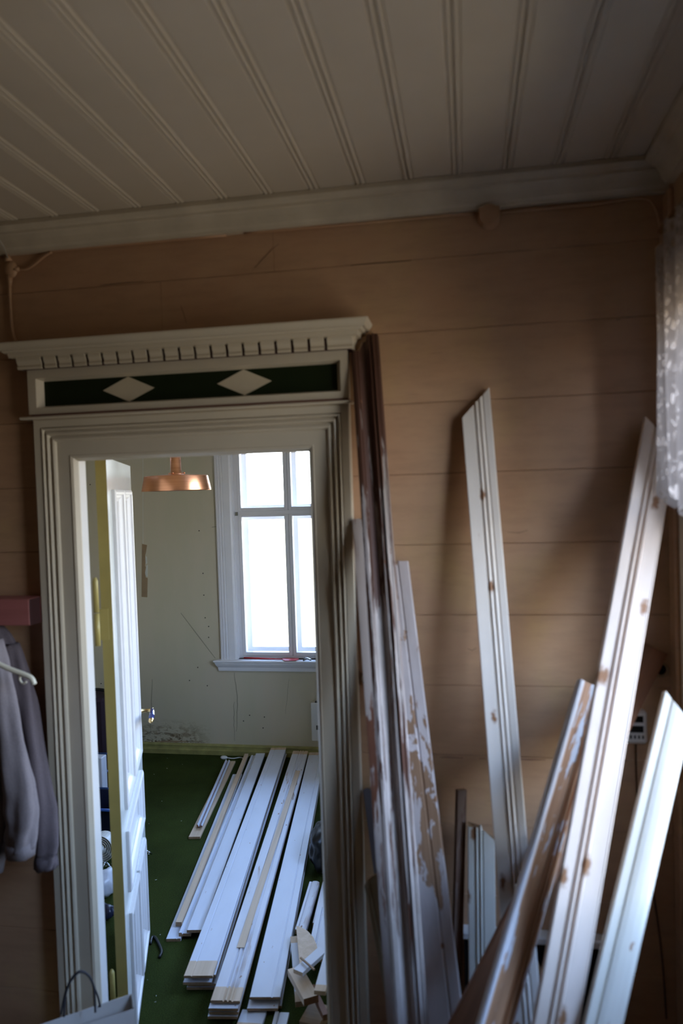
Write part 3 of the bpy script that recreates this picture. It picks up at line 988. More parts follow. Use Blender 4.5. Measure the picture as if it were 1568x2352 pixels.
def beam(name, p0, p1, w, prof, t, mats, hint, twist=0.0, cut0=None, cut1=None, raw0=0.0, raw1=0.0, bow=0.0):
    """one board from p0 to p1; its face looks along hint; mats = paint, end grain, raw wood"""
    p0, p1 = Vector(p0), Vector(p1)
    az = (p1 - p0).normalized()
    L = (p1 - p0).length
    ax = az.cross(Vector(hint)) * -1.0
    ax = Vector(hint).cross(az) * -1.0 if False else ax
    ax.normalize()
    # right-handed frame with local -y as the face
    ay = az.cross(ax)
    if ay.dot(Vector(hint)) > 0:
        ax, ay = -ax, -ay
    if twist:
        q = Matrix.Rotation(twist, 3, az)
        ax, ay = q @ ax, q @ ay
    mw = Matrix((ax, ay, az)).transposed().to_4x4()
    mw.translation = p0
    bm = bmesh.new()
    ring = [(0.0, -t)] + prof + [(1.0, -t)]
    zs = [0.0]
    if raw0:
        zs.append(raw0)
    nseg = 6
    zs += [raw0 + (L - raw0 - raw1) * i / nseg for i in range(1, nseg)]
    if raw1:
        zs.append(L - raw1)
    zs.append(L)
    rings = []
    for j, z in enumerate(zs):
        rr = []
        for u, v_ in ring:
            dz = 0.0
            if j == 0 and cut0:
                dz = cut0(u)
            if j == len(zs) - 1 and cut1:
                dz = cut1(u)
            tt = z / L
            rr.append(bm.verts.new(((u - 0.5) * w, -v_ - bow * 4 * tt * (1 - tt), z + dz)))
        rings.append(rr)
    n = len(ring)
    fc = bm.faces.new(rings[0])
    fc.material_index = 1
    fc = bm.faces.new(rings[-1][::-1])
    fc.material_index = 1
    for j in range(len(rings) - 1):
        raw = (raw0 and j == 0) or (raw1 and j == len(rings) - 2)
        for i in range(n):
            f_ = bm.faces.new((rings[j][i], rings[j][(i + 1) % n], rings[j + 1][(i + 1) % n], rings[j + 1][i]))
            side = i in (0, n - 1, n - 2)
            f_.material_index = 2 if (raw or (side and len(mats) > 3)) else 0
            if side and i == n - 1:
                f_.material_index = 2
    bmesh.ops.recalc_face_normals(bm, faces=bm.faces[:])
    me = bpy.data.meshes.new(name)
    bm.to_mesh(me)
    bm.free()
    for mm in mats[:3]:
        me.materials.append(mm)
    o = bpy.data.objects.new(name, me)
    o.matrix_world = mw
    col.objects.link(o)
    return o


def lean_line(T_, B_, yt, yf):
    """top at image point T_ at distance yt from the wall, foot on the floor at yf, passing behind image point B_"""
    top = Vector(T_) if len(T_) == 3 else P(T_[0], T_[1], Y=yt)
    lo, hi = yf, yt
    for _ in range(60):
        md = (lo + hi) / 2
        q = P(B_[0], B_[1], Y=md)
        d = q - top
        s = -top.z / d.z
        foot = top + d * s
        if foot.y < yf:
            lo = md
        else:
            hi = md
    return foot, top


def lean(name, label, T_, B_, yt, yf, w, prof, t, mats, twist=0.0, cut=None, group='old boards leaning against the brown wall'):
    foot, top = lean_line(T_, B_, yt, yf)
    az = (top - foot).normalized()
    ax = Vector((0, 1, 0)).cross(az).normalized()
    ay = az.cross(ax)
    q = Matrix.Rotation(twist, 3, az)
    ax, ay = q @ ax, q @ ay
    lift = (abs(ax.z) * w / 2 + abs(ay.z) * t + 0.002) / az.z
    o = beam(name, foot + az * lift, top, w, prof, t, mats, (0, -1, 0), twist, None, cut)
    tag(o, label, 'board', group)
    return o


RW, RD = M['raw'], M['rawdark']
cream = (0.66, 0.61, 0.55)
white = (0.74, 0.72, 0.73)
mB1 = painted_board('paint_dark_peeling', (0.54, 0.47, 0.44), (0.11, 0.045, 0.026), 0.42, 0.05, 3, streak=(70, 70, 3.0), dirt=0.45, grad=((0.6, 1.6, -0.05, 0.0), (1.55, 2.1, 0.0, 0.17)))
mB1b = painted_board('paint_behind', (0.56, 0.49, 0.46), (0.20, 0.08, 0.045), 0.42, 0.05, 5)
mB2 = painted_board('paint_rose_white', (0.60, 0.52, 0.50), (0.36, 0.21, 0.12), 0.50, 0.12, 9, streak=(22, 22, 7), dirt=0.3, grad=((0.75, 0.95, -0.25, 0.0), (1.15, 1.45, 0.0, -0.06)))
mB3 = painted_board('paint_slate', (0.16, 0.15, 0.16), (0.10, 0.06, 0.05), 0.4, 0.05, 11)
mB4 = painted_board('paint_yellowed', (0.38, 0.32, 0.21), (0.30, 0.20, 0.12), 0.3, 0.1, 13)
mB5 = painted_board('paint_brown_edge', (0.20, 0.13, 0.10), (0.15, 0.07, 0.04), 0.5, 0.05, 15)
mB6 = painted_board('paint_broken_white', (0.66, 0.64, 0.58), (0.28, 0.15, 0.08), 0.10, 0.30, 17, dirt=0.15)
mB7 = painted_board('paint_clean_white', (0.78, 0.715, 0.65), (0.36, 0.18, 0.09), 0.03, 0.26, 19, dirt=0.10)
mB8 = painted_board('paint_half_stripped', (0.66, 0.64, 0.66), (0.52, 0.27, 0.135), 0.75, 0.12, 23, streak=(40, 40, 5), band=(-0.012, 0.040), grad=((0.2, 1.3, 0.03, -0.035),))
mB9 = painted_board('paint_spotted_white', (0.74, 0.605, 0.51), (0.36, 0.17, 0.08), 0.05, 0.34, 29, dirt=0.2)
mB10 = painted_board('paint_smooth_white', (0.63, 0.585, 0.505), (0.34, 0.20, 0.10), 0.02, 0.12, 31, dirt=0.12)


def jagged(seed, amp, slope=0.0):
    def fn(u):
        return slope * u + amp * noise.noise(Vector((u * 7.0, seed, 0.3))) + amp * 0.5 * noise.noise(Vector((u * 19.0, seed, 1.3)))
    return fn


lean('cornice_moulding_board', 'dark peeling cove moulding leaning right beside the doorway', (-0.257, -0.034, 2.193), (942, 2352), -0.034, -0.56, 0.072, COVE, 0.022, (mB1, RD, RD), -0.10, lambda u: 0.0 if u < 0.32 else (0.028 if u < 0.6 else 0.042))
lean('narrow_board', 'narrow worn board tucked between the doorway and the dark moulding', (822, 1192), (905, 2352), -0.035, -0.50, 0.032, FLAT, 0.014, (mB1b, RD, RD), 0.0, jagged(2, 0.006))
lean('wide_board', 'wide rose-white board with flaking paint behind the dark moulding', (890, 1284), (1012, 2352), -0.03, -0.47, 0.105, GROOVE, 0.018, (mB2, RD, RD), 0.0, lambda u: -0.012 * u)
lean('slate_board', 'dark grey board end low beside the door casing', (852, 1812), (917, 2300), -0.03, -0.22, 0.045, FLAT, 0.015, (mB3, RD, RD), 0.1, jagged(5, 0.012))
lean('broken_board', 'short yellowed board with splintered end left of the dark moulding', (856, 2030), (918, 2352), -0.14, -0.24, 0.046, STEP, 0.014, (mB4, RD, RD), 0.0, jagged(8, 0.02, 0.02))
lean('brown_batten', 'thin dark brown batten seen edge-on between two white boards', (1062, 1815), (1052, 2200), -0.05, -0.2, 0.026, FLAT, 0.014, (mB5, RD, RD), 0.5, None)
lean('broken_board', 'white board with broken top behind the tall white board', (1104, 1890), (1108, 2300), -0.07, -0.26, 0.068, flip(CAS_A), 0.016, (mB6, RD, RD), 0.0, jagged(11, 0.018, -0.035))
lean('mitred_casing', 'clean white casing board with mitre-cut top leaning in the middle', (1092, 925), (1202, 2300), -0.03, -0.42, 0.0755, CAS_A, 0.016, (mB7, RW, RW), 0.0, lambda u: (u - 0.5) * 0.075)
lean('brown_plank', 'bare red-brown plank crossing low behind the white boards', (1506, 1490), (1075, 2352), -0.03, -0.80, 0.064, FLAT, 0.016, (M['brownplank'], M['brownplank'], M['brownplank']), 0.0, jagged(4, 0.008))
lean('stripped_casing', 'half-stripped casing with orange bare wood crossing diagonally', (1361, 1572), (1140, 2352), -0.16, -0.96, 0.068, CAS_C, 0.018, (mB8, RD, RD), 0.0, None)
lean('spotted_casing', 'long white casing with rust spots leaning towards the right corner', (1522, 965), (1278, 2352), -0.07, -0.84, 0.083, CAS_B, 0.018, (mB9, RD, RD), 0.0, lambda u: -0.06 * u)
lean('smooth_casing', 'rightmost leaning board, smooth white with dark rough left edge', (1563, 1600), (1388, 2352), -0.26, -0.95, 0.066, CAS_D, 0.020, (mB10, RD, RD), 0.0, lambda u: -0.05 * u)

# ------------------------------------------------------------------ things on and by the near wall
for (px, py), lab in (((845, 1557), 'round pipe hole with ring beside the doorway'), ((1517, 1538), 'round pipe hole with ring near the right corner')):
    q = P(px, py, Y=-0.004)
    t_ = thing('pipe_sleeve', lab, 'pipe hole', (q.x, 0, q.z), 'pipe holes in the wall')
    bm = bmesh.new()
    rings = []
    for r_, y_ in ((0.020, -0.0015), (0.020, -0.007), (0.018, -0.010), (0.0145, -0.009), (0.013, -0.003)):
        rings.append([bm.verts.new((q.x + r_ * math.cos(2 * PI * k / 28), y_, q.z + r_ * math.sin(2 * PI * k / 28))) for k in range(28)])
    for a, b in zip(rings, rings[1:]):
        for k in range(28):
            bm.faces.new((a[k], a[(k + 1) % 28], b[(k + 1) % 28], b[k]))
    from_bm('ring', bm, M['ringp'], t_, True)
    bm = bmesh.new()
    bmesh.ops.create_cone(bm, cap_ends=True, segments=28, radius1=0.0142, radius2=0.0142, depth=0.002, matrix=Matrix.Translation((q.x, -0.0028, q.z)) @ Matrix.Rotation(PI / 2, 4, 'X'))
    from_bm('hole', bm, M['hole'], t_)

# vent / control box behind the long board
v0 = P(1484, 1632, Y=-0.02)
v1 = P(1428, 1706, Y=-0.02)
vt = thing('wall_vent', 'small white slotted box on the wall behind the long spotted casing', 'vent', ((v0.x + v1.x) / 2, 0, v1.z))
box('housing', (v1.x, -0.028, v1.z), (v0.x, -0.002, v0.z), M['plastic'], vt, 0.006)
dx = v0.x - v1.x
dz = v0.z - v1.z
for zf0, zf1 in ((0.66, 0.86), (0.36, 0.56)):
    box('slot', (v1.x + dx * 0.1, -0.0295, v1.z + dz * zf0), (v0.x - dx * 0.16, -0.0282, v1.z + dz * zf1), M['hole'], vt)
for k in range(5):
    xk = v1.x + dx * (0.14 + 0.16 * k)
    box('slot', (xk, -0.0295, v1.z + dz * 0.17), (xk + dx * 0.07, -0.0282, v1.z + dz * 0.27), M['hole'], vt)
tag(tube_obj('vent_cable', spline([P(1460, 1710, Y=-0.006), P(1462, 1800, Y=-0.006), P(1468, 1900, Y=-0.006), P(1500, 2050, Y=-0.006), P(1520, 2200, Y=-0.006), P(1530, 2340, Y=-0.006)], 5), 0.0022, M['wall_core']), 'thin dark cable running down from the slotted wall box', 'cable')

# ceiling-line junction boxes and cables
q = P(1123, 494, Y=-0.02)
jb = thing('junction_box', 'round painted junction box under the cornice at the right', 'junction box', (q.x, 0, q.z))
bm = bmesh.new()
bmesh.ops.create_cone(bm, cap_ends=True, segments=28, radius1=0.029, radius2=0.025, depth=0.034, matrix=Matrix.Translation((q.x, -0.018, q.z - 0.002)) @ Matrix.Rotation(PI / 2, 4, 'X'))
from_bm('cover', bm, M['wall'], jb)
box('collar', (q.x - 0.027, -0.034, q.z), (q.x + 0.027, -0.001, q.z + 0.018), M['wall'], jb, 0.003)
tag(tube_obj('surface_cable', spline([P(560, 535, Y=-0.008), P(800, 515, Y=-0.008), P(1090, 489, Y=-0.008)], 6), 0.0035, M['wall']), 'painted cable running under the cornice left of the junction box', 'cable')
tag(tube_obj('surface_cable', spline([P(1152, 488, Y=-0.008), P(1350, 470, Y=-0.008), P(1470, 455, Y=-0.008), P(1503, 475, Y=-0.008), P(1516, 525, Y=-0.008), P(1521, 600, Y=-0.008), P(1523, 700, Y=-0.008)], 6), 0.0035, M['wall']), 'painted cable curving down into the upper right corner', 'cable')
tag(tube_obj('corner_cable', spline([P(1575, 485, X=WR - 0.006), P(1560, 498, X=WR - 0.006), P(1552, 520, X=WR - 0.006), P(1549, 560, X=WR - 0.006), P(1548, 640, X=WR - 0.006)], 6), 0.004, M['wall']), 'short cable bending down the right wall above the curtain', 'cable')

q = P(22, 617, Y=-0.02)
jl = thing('junction_box', 'round painted junction box at the upper left with three cables', 'junction box', (q.x, 0, q.z))
bm = bmesh.new()
bmesh.ops.create_uvsphere(bm, u_segments=20, v_segments=12, radius=0.020, matrix=Matrix.Translation((q.x - 0.002, -0.010, q.z)) @ Matrix.Diagonal((1.0, 0.55, 1.25, 1)))
from_bm('cover', bm, M['wall'], jl, True)
tube_obj('inlet', [P(20, 600, Y=-0.01), P(16, 585, Y=-0.014)], [0.011, 0.006], M['wall'], jl)
tube_obj('inlet', [P(34, 620, Y=-0.01), P(44, 617, Y=-0.01)], [0.009, 0.006], M['wall'], jl)
tube_obj('inlet', [P(22, 635, Y=-0.01), P(23, 655, Y=-0.01)], [0.010, 0.005], M['wall'], jl)
tag(tube_obj('surface_cable', spline([P(40, 619, Y=-0.008), P(62, 618, Y=-0.008), P(80, 607, Y=-0.008), P(100, 590, Y=-0.008), P(118, 580, Y=-0.008), P(150, 573, Y=-0.008), P(520, 540, Y=-0.008)], 6), 0.0036, M['wall']), 'painted cable sweeping up from the left junction box to the cornice', 'cable')
tag(tube_obj('surface_cable', spline([P(22, 640, Y=-0.008), P(24, 700, Y=-0.008), P(28, 755, Y=-0.008), P(36, 782, Y=-0.010), P(52, 792, Y=-0.014)], 6), 0.0042, M['wall']), 'painted cable dropping from the left junction box to the door cornice', 'cable')
tag(tube_obj('ceiling_wire', [P(18, 592, Y=-0.02), P(8, 566, Y=-0.055), P(-4, 548, Y=-0.08)], 0.0024, M['cable_w']), 'thin pale wire crossing the cornice at the far upper left', 'cable')

# lace curtain on a rod
XC = 0.432
ct = thing('lace_curtain', 'white lace valance with pointed hem at the right edge', 'curtain', (XC, -0.3, 1.7))
bm = bmesh.new()
NY, NZ = 46, 40
ys = -0.195
ye = -0.46


def hem(y):
    d = -y + ys          # distance from the corner edge
    # points of the zigzag hem, about 13 cm apart
    pts_ = [(0.0, 1.86), (0.035, 1.80), (0.075, 1.765), (0.150, 1.820), (0.20, 1.775), (0.27, 1.72), (0.36, 1.80), (0.46, 1.72), (0.56, 1.80), (0.66, 1.72), (0.76, 1.80), (0.86, 1.72), (0.96, 1.80), (1.06, 1.72), (1.17, 1.80)]
    for (a_, za), (b_, zb) in zip(pts_, pts_[1:]):
        if a_ <= d <= b_:
            return za + (zb - za) * (d - a_) / (b_ - a_)
    return 1.80


def ctop(y):
    d = -y + ys
    return 2.318 + min(d, 0.12) * 0.45


grid = []
for i in range(NY + 1):
    y = ys + (ye - ys) * i / NY
    rowv = []
    for j in range(NZ + 1):
        t = j / NZ
        z = ctop(y) * (1 - t) + hem(y) * t
        ph = 2 * PI * (-y) / 0.085
        amp = 0.016 * (0.6 + 0.5 * t)
        xx = XC + amp * math.sin(ph + 0.5 * math.sin(3 * z)) + 0.004 * math.sin(ph * 2.3 + z * 9)
        rowv.append(bm.verts.new((xx, y + 0.006 * math.cos(ph * 1.0 + z * 4), z)))
    grid.append(rowv)
for i in range(NY):
    for j in range(NZ):
        bm.faces.new((grid[i][j], grid[i + 1][j], grid[i + 1][j + 1], grid[i][j + 1]))
from_bm('cloth', bm, M['lace'], ct, True)
tube_obj('rod', [(XC, -0.235, 2.372), (XC, -1.10, 2.372)], 0.007, M['brass'], ct)
tube_obj('rod_bracket', [(XC, -1.07, 2.372), (WR - 0.0005, -1.07, 2.372)], 0.005, M['brass'], ct)
tube_obj('rod_bracket', [(XC, -0.25, 2.372), (WR - 0.0005, -0.25, 2.372)], 0.005, M['brass'], ct)

# coat shelf and coats at the left
sh = thing('coat_rail', 'rose painted wooden coat rail left of the doorway', 'coat rail', (-1.7, 0, 1.475))
box('board', (LX + 0.01, -0.080, 1.473), (-1.2255, -0.002, 1.548), M['pink'], sh, 0.002)
box('end_face', (-1.2254, -0.0795, 1.4735), (-1.2235, -0.030, 1.5475), M['maroon'], sh)['label'] = 'dark maroon end of the coat rail'
hook_m = M['iron']
for hx in (-1.40, -1.62):
    tube_obj('hook', spline([(hx, -0.081, 1.50), (hx, -0.105, 1.485), (hx, -0.128, 1.492), (hx, -0.135, 1.512)], 4), 0.005, hook_m, sh)


def loft(bm, secs, seg=28, fold=0.0, seed=0.0, nf=5):
    """secs: (centre, half width x, half depth y) from top to bottom, with cloth folds"""
    rings = []
    for i, (c, a, b) in enumerate(secs):
        c = Vector(c)
        ring = []
        for k in range(seg):
            th = 2 * PI * k / seg
            f_ = 1 + fold * math.sin(nf * th + seed + i * 0.22) + fold * 0.8 * noise.noise(Vector((math.cos(th) * 1.6, math.sin(th) * 1.6 + seed, i * 0.33)))
            ring.append(bm.verts.new(c + Vector((a * math.cos(th) * f_, b * math.sin(th) * f_, 0.006 * noise.noise(Vector((th * 2, seed, i * 0.2)))))))
        rings.append(ring)
    for a, b in zip(rings, rings[1:]):
        for k in range(seg):
            bm.faces.new((a[k], a[(k + 1) % seg], b[(k + 1) % seg], b[k]))
    bm.faces.new(rings[0])
    bm.faces.new(rings[-1][::-1])


def interp(secs, n=6):
    cs = spline([s[0] for s in secs], n)
    r1 = spline([Vector((s[1], s[2], 0)) for s in secs], n)
    return [(c, r_.x, r_.y) for c, r_ in zip(cs, r1)]


def sec(px, py, y, hw_px, b):
    c = P(px, py, Y=y)
    return (c, hw_px * (y + 1.95) / FPX * 1.1, b)


jk = thing('jacket', 'mauve-grey jacket hanging against the wall next to the door casing', 'jacket', (-1.33, -0.06, 1.0), 'coats on the rail')
bm = bmesh.new()
loft(bm, interp([sec(-10, 1438, -0.06, 14, 0.02), sec(2, 1480, -0.065, 34, 0.03), sec(5, 1560, -0.065, 48, 0.035), sec(0, 1680, -0.065, 55, 0.038), sec(-5, 1800, -0.065, 60, 0.04), sec(-20, 1900, -0.06, 56, 0.04)]), 32, 0.15, 1.0, 6)
from_bm('body', bm, M['cloth_a'], jk, True)
bm = bmesh.new()
loft(bm, interp([sec(28, 1480, -0.075, 16, 0.022), sec(46, 1560, -0.078, 25, 0.030), sec(64, 1660, -0.078, 27, 0.030), sec(82, 1780, -0.078, 29, 0.030), sec(101, 1890, -0.078, 30, 0.030), sec(107, 1945, -0.078, 27, 0.028), sec(106, 1965, -0.078, 24, 0.026), sec(106, 1990, -0.078, 25, 0.027)]), 28, 0.16, 2.2, 4)
slv = from_bm('sleeve', bm, M['cloth_a'], jk, True)
bm = bmesh.new()
loft(bm, [sec(106, 1968, -0.078, 26.5, 0.029), sec(106, 1980, -0.078, 27, 0.0295), sec(106, 1992, -0.078, 26, 0.028)], 28, 0.05, 2.2, 4)
from_bm('cuff', bm, M['cloth_a'], slv, True)

jk2 = thing('jacket', 'lighter grey jacket in front at the left edge, with plain cuff', 'jacket', (-1.35, -0.16, 1.0), 'coats on the rail')
bm = bmesh.new()
loft(bm, interp([sec(-60, 1462, -0.150, 20, 0.03), sec(-52, 1540, -0.155, 46, 0.035), sec(-44, 1640, -0.160, 60, 0.038), sec(-36, 1760, -0.160, 64, 0.040), sec(-40, 1880, -0.160, 62, 0.04), sec(-48, 2010, -0.160, 52, 0.04)]), 32, 0.14, 4.0, 6)
from_bm('body', bm, M['cloth_b'], jk2, True)
bm = bmesh.new()
loft(bm, interp([sec(-14, 1470, -0.165, 18, 0.022), sec(2, 1560, -0.168, 24, 0.030), sec(18, 1660, -0.170, 28, 0.032), sec(38, 1770, -0.172, 33, 0.034), sec(50, 1850, -0.172, 36, 0.034), sec(50, 1910, -0.172, 34, 0.033), sec(47, 1950, -0.172, 31, 0.031)]), 28, 0.15, 5.5, 4)
slv = from_bm('sleeve', bm, M['cloth_b'], jk2, True)
bm = bmesh.new()
loft(bm, [sec(47, 1934, -0.172, 32.5, 0.034), sec(47, 1950, -0.172, 33.5, 0.0345), sec(47, 1966, -0.172, 32, 0.033)], 28, 0.04, 5.5, 4)
from_bm('cuff', bm, M['cloth_b'], slv, True)

hg = thing('coat_hanger', 'cream plastic coat hanger arm poking out over the jackets', 'hanger', tuple(P(-60, 1490, Y=-0.21)))
tube_obj('shoulder_bar', spline([P(-200, 1560, Y=-0.235), P(-110, 1500, Y=-0.230), P(-30, 1515, Y=-0.225), P(20, 1536, Y=-0.22), P(55, 1549, Y=-0.215), P(72, 1558, Y=-0.213), P(79, 1572, Y=-0.212)], 6), 0.0068, M['hanger'], hg, 10)
tube_obj('notch', spline([P(46, 1548, Y=-0.216), P(46, 1562, Y=-0.216), P(53, 1570, Y=-0.216), P(61, 1566, Y=-0.216)], 4), 0.0028, M['hanger'], hg)
tube_obj('hook', spline([P(-110, 1500, Y=-0.23), P(-110, 1440, Y=-0.21), P(-128, 1405, Y=-0.16), P(-118, 1378, Y=-0.10), P(-100, 1374, Y=-0.09)], 5), 0.0026, M['steel'], hg)

# paper carrier bag on the near floor
A = P(78, 2345, Y=-0.235)
B = P(302, 2292, Y=-0.10)
hb = (A.z + B.z) / 2
bd = Vector((B.x - A.x, B.y - A.y, 0))
bw = bd.length
bd.normalize()
bnorm = Vector((bd.y, -bd.x, 0))      # towards the camera
bg = thing('paper_bag', 'white paper carrier bag with dark cord handles at the bottom left', 'bag', (A.x, A.y, 0))
org = Vector((A.x, A.y, 0))


def bagp(u, d, z):
    return org + bd * u + bnorm * d + Vector((0, 0, z))


bm = bmesh.new()
dpt = 0.085
outer = [bagp(0, dpt * 0.9, 0.001), bagp(bw, dpt * 0.9, 0.001), bagp(bw, -0.0, 0.001), bagp(0, -0.0, 0.001)]
top = [bagp(-0.01, dpt * 0.72, hb - 0.008), bagp(bw, dpt * 0.62, hb - 0.004), bagp(bw, 0.0, hb + 0.004), bagp(0.006, 0.012, hb)]
ov = [bm.verts.new(p) for p in outer]
tv = [bm.verts.new(p) for p in top]
for i in range(4):
    bm.faces.new((ov[i], ov[(i + 1) % 4], tv[(i + 1) % 4], tv[i]))
bm.faces.new(ov)
bag_body = from_bm('bag_body', bm, M['paper'], bg)
sd = bag_body.modifiers.new('thickness', 'SOLIDIFY')
sd.thickness = 0.0014
sd.offset = -1
# folded rim band
bm = bmesh.new()
rb = []
for (p, q_) in zip(top, outer):
    dn = (q_ - p).normalized()
    rb.append((p + Vector((0, 0, 0.0005)), p + dn * 0.035))
cen = sum((p for p in top), Vector()) / 4
vv = []
for a_, b_ in rb:
    o1 = (a_ - cen)
    o1.z = 0
    o1 = o1.normalized() * 0.0016
    vv.append((bm.verts.new(a_ + o1), bm.verts.new(b_ + o1)))
for i in range(4):
    a_, b_ = vv[i], vv[(i + 1) % 4]
    bm.faces.new((a_[0], b_[0], b_[1], a_[1]))
rim = from_bm('rim', bm, M['paper'], bg)
sd = rim.modifiers.new('thickness', 'SOLIDIFY')
sd.thickness = 0.001
for nm, pl, d_, dz_ in (('handle', [(147, 2335), (150, 2290), (160, 2258), (180, 2234), (200, 2238), (214, 2262), (218, 2300), (219, 2325)], 0.055, 0), ('handle', [(140, 2330), (150, 2280), (163, 2250), (184, 2230), (205, 2242), (217, 2270), (225, 2290), (230, 2312)], 0.008, 0)):
    c0 = org + bnorm * d_
    pts = []
    for px, py in pl:
        d = P(px, py, Y=0.0) - EYE
        t = (c0 - EYE).dot(bnorm) / d.dot(bnorm)
        pts.append(EYE + d * t)
    tube_obj(nm, spline(pts, 5), 0.0028, M['cord'], bg, 8)

# dark box with white rim behind the boards, a stick and a bag
q0 = P(1065, 2150, Y=-0.012)
q1 = P(1400, 2148, Y=-0.012)
bxx = thing('wall_panel', 'black panel with a white top rail low behind the leaning boards', 'panel', ((q0.x + q1.x) / 2, -0.03, 0))
box('body', (q0.x, -0.036, 0.0), (q1.x, -0.004, 0.632), M['black'], bxx, 0.004)
box('top_rail', (q0.x - 0.004, -0.042, 0.633), (q1.x + 0.004, -0.003, 0.655), M['plastic'], bxx, 0.004)
s0, s1 = P(1215, 2185, Y=-0.14), P(1262, 2262, Y=-0.20)
s1 = Vector((0.44, -0.30, 0.008))
st_ = beam('wood_stick', s1, s0, 0.016, FLAT, 0.010, (RD, RD, RD), (0, -1, 0.2))
tag(st_, 'thin orange-brown stick between the stripped and spotted casings', 'stick')

# ------------------------------------------------------------------ far room: copper lamp
lx, ly = -1.27, 1.12
lz = 1.846
lamp = thing('pendant_lamp', 'copper pendant lamp hanging in the far room', 'lamp', (lx, ly, lz))
bm = bmesh.new()
pr = [(0.138, 0.006), (0.1495, 0.0), (0.1505, 0.002), (0.146, 0.030), (0.139, 0.056), (0.135, 0.060), (0.10, 0.066), (0.05, 0.0715), (0.030, 0.073)]
inn = [(0.030, 0.0715), (0.05, 0.070), (0.10, 0.064), (0.132, 0.058), (0.143, 0.029), (0.1475, 0.003)]
lathe(bm, [(0.1475, 0.002), (0.1505, 0.0), (0.1510, 0.003), (0.1385, 0.064)], (lx, ly, lz), 72)
lathe(bm, [(0.1385, 0.064), (0.1360, 0.0665)], (lx, ly, lz), 72)
lathe(bm, [(0.1360, 0.0665), (0.10, 0.069), (0.05, 0.0722), (0.030, 0.073)], (lx, ly, lz), 72)
lathe(bm, inn, (lx, ly, lz), 72)
from_bm('shade', bm, M['copper'], lamp, True)
bm = bmesh.new()
lathe(bm, [(0.034, 0.0715), (0.034, 0.079), (0.030, 0.081), (0.0235, 0.082), (0.0235, 0.165), (0.021, 0.170), (0.006, 0.172)], (lx, ly, lz), 36)
from_bm('socket', bm, M['copper'], lamp, True)
for k in range(3):
    a_ = 2 * PI * k / 3 + 0.5
    bm = bmesh.new()
    bmesh.ops.create_uvsphere(bm, u_segments=10, v_segments=8, radius=0.005, matrix=Matrix.Translation((lx + 0.035 * math.cos(a_), ly + 0.035 * math.sin(a_), lz + 0.0785)))
    from_bm('screw', bm, M['copper'], lamp, True)
bm = bmesh.new()
bmesh.ops.create_uvsphere(bm, u_segments=20, v_segments=12, radius=0.03, matrix=Matrix.Translation((lx, ly, lz + 0.036)))
from_bm('bulb', bm, M['plastic'], lamp, True)
tube_obj('cord', [(lx, ly, lz + 0.171), (lx, ly, CZ - 0.03)], 0.003, M['cord'], lamp)
bm = bmesh.new()
lathe(bm, [(0.004, -0.04), (0.045, -0.03), (0.05, 0.0), (0.05, 0.009)], (lx, ly, CZ), 24)
from_bm('ceiling_rose', bm, M['copper'], lamp, True)

# things on the sill
sw = thing('fly_swatter', 'red plastic fly swatter lying on the window sill', 'fly swatter', tuple(P(620, 1512, Z=0.673)))
za = 0.679
tube_obj('handle', [P(560, 1511, Z=za), P(600, 1512, Z=za), P(648, 1514, Z=za)], [0.006, 0.0055, 0.0035], M['red'], sw)
bm = bmesh.new()
pc_ = [P(px, py, Z=za) for px, py in ((647, 1512), (656, 1510.5), (684, 1511), (686, 1513), (680, 1516), (655, 1517), (650, 1515.5))]
prism(bm, pc_, Vector((0, 0, -0.004)))
from_bm('paddle', bm, plain('red_mesh', (0.62, 0.08, 0.10), 0.4), sw)
q = P(706, 1517, Z=0.679)
cl = thing('metal_clip', 'small shiny metal clip on the sill at the right of the swatter', 'clip', (q.x, q.y, 0.6725))
tube_obj('arm', [q + Vector((-0.03, 0.0, 0.0)), q + Vector((0, 0, 0.014)), q + Vector((0.025, 0.004, 0.002))], 0.006, M['steel'], cl)
tube_obj('arm', [q + Vector((-0.018, 0.004, 0.018)), q + Vector((0.006, 0, 0.010)), q + Vector((0.022, -0.01, 0.004))], 0.005, M['steel'], cl)

# panel heater under the window
h0 = P(713, 1614, Y=FY - 0.05)
h1 = P(716, 1702, Y=FY - 0.05)
ht = thing('panel_heater', 'white electric panel heater half hidden by the door casing', 'heater', (-0.8, FY, h1.z))
box('panel', (h0.x, FY - 0.055, h1.z), (h0.x + 0.6, FY - 0.015, h0.z), M['plastic'], ht, 0.006)
box('top_grille', (h0.x + 0.03, FY - 0.05, h0.z + 0.0002), (h0.x + 0.57, FY - 0.02, h0.z + 0.006), M['iron'], ht)
box('control', (h0.x + 0.035, FY - 0.0575, h1.z + 0.08), (h0.x + 0.06, FY - 0.0552, h1.z + 0.11), M['iron'], ht)
box('bracket', (h0.x + 0.1, FY - 0.0148, h1.z + 0.05), (h0.x + 0.5, FY - 0.0003, h1.z + 0.2), M['plastic'], ht)

# plug and cable at the baseboard
q = P(514, 1740, Z=0.014)
pg = thing('power_plug', 'white power plug with cable lying by the baseboard', 'plug', (q.x, q.y, 0))
bm = bmesh.new()
bmesh.ops.create_uvsphere(bm, u_segments=14, v_segments=8, radius=0.02, matrix=Matrix.Translation(q) @ Matrix.Diagonal((1.3, 0.8, 0.65, 1)))
from_bm('plug_body', bm, M['plastic'], pg, True)
tube_obj('cable', spline([q + Vector((0.02, 0, 0)), P(535, 1742, Z=0.005), P(552, 1740, Z=0.005), P(562, 1744, Z=0.005)], 5), 0.0035, M['plastic'], pg)

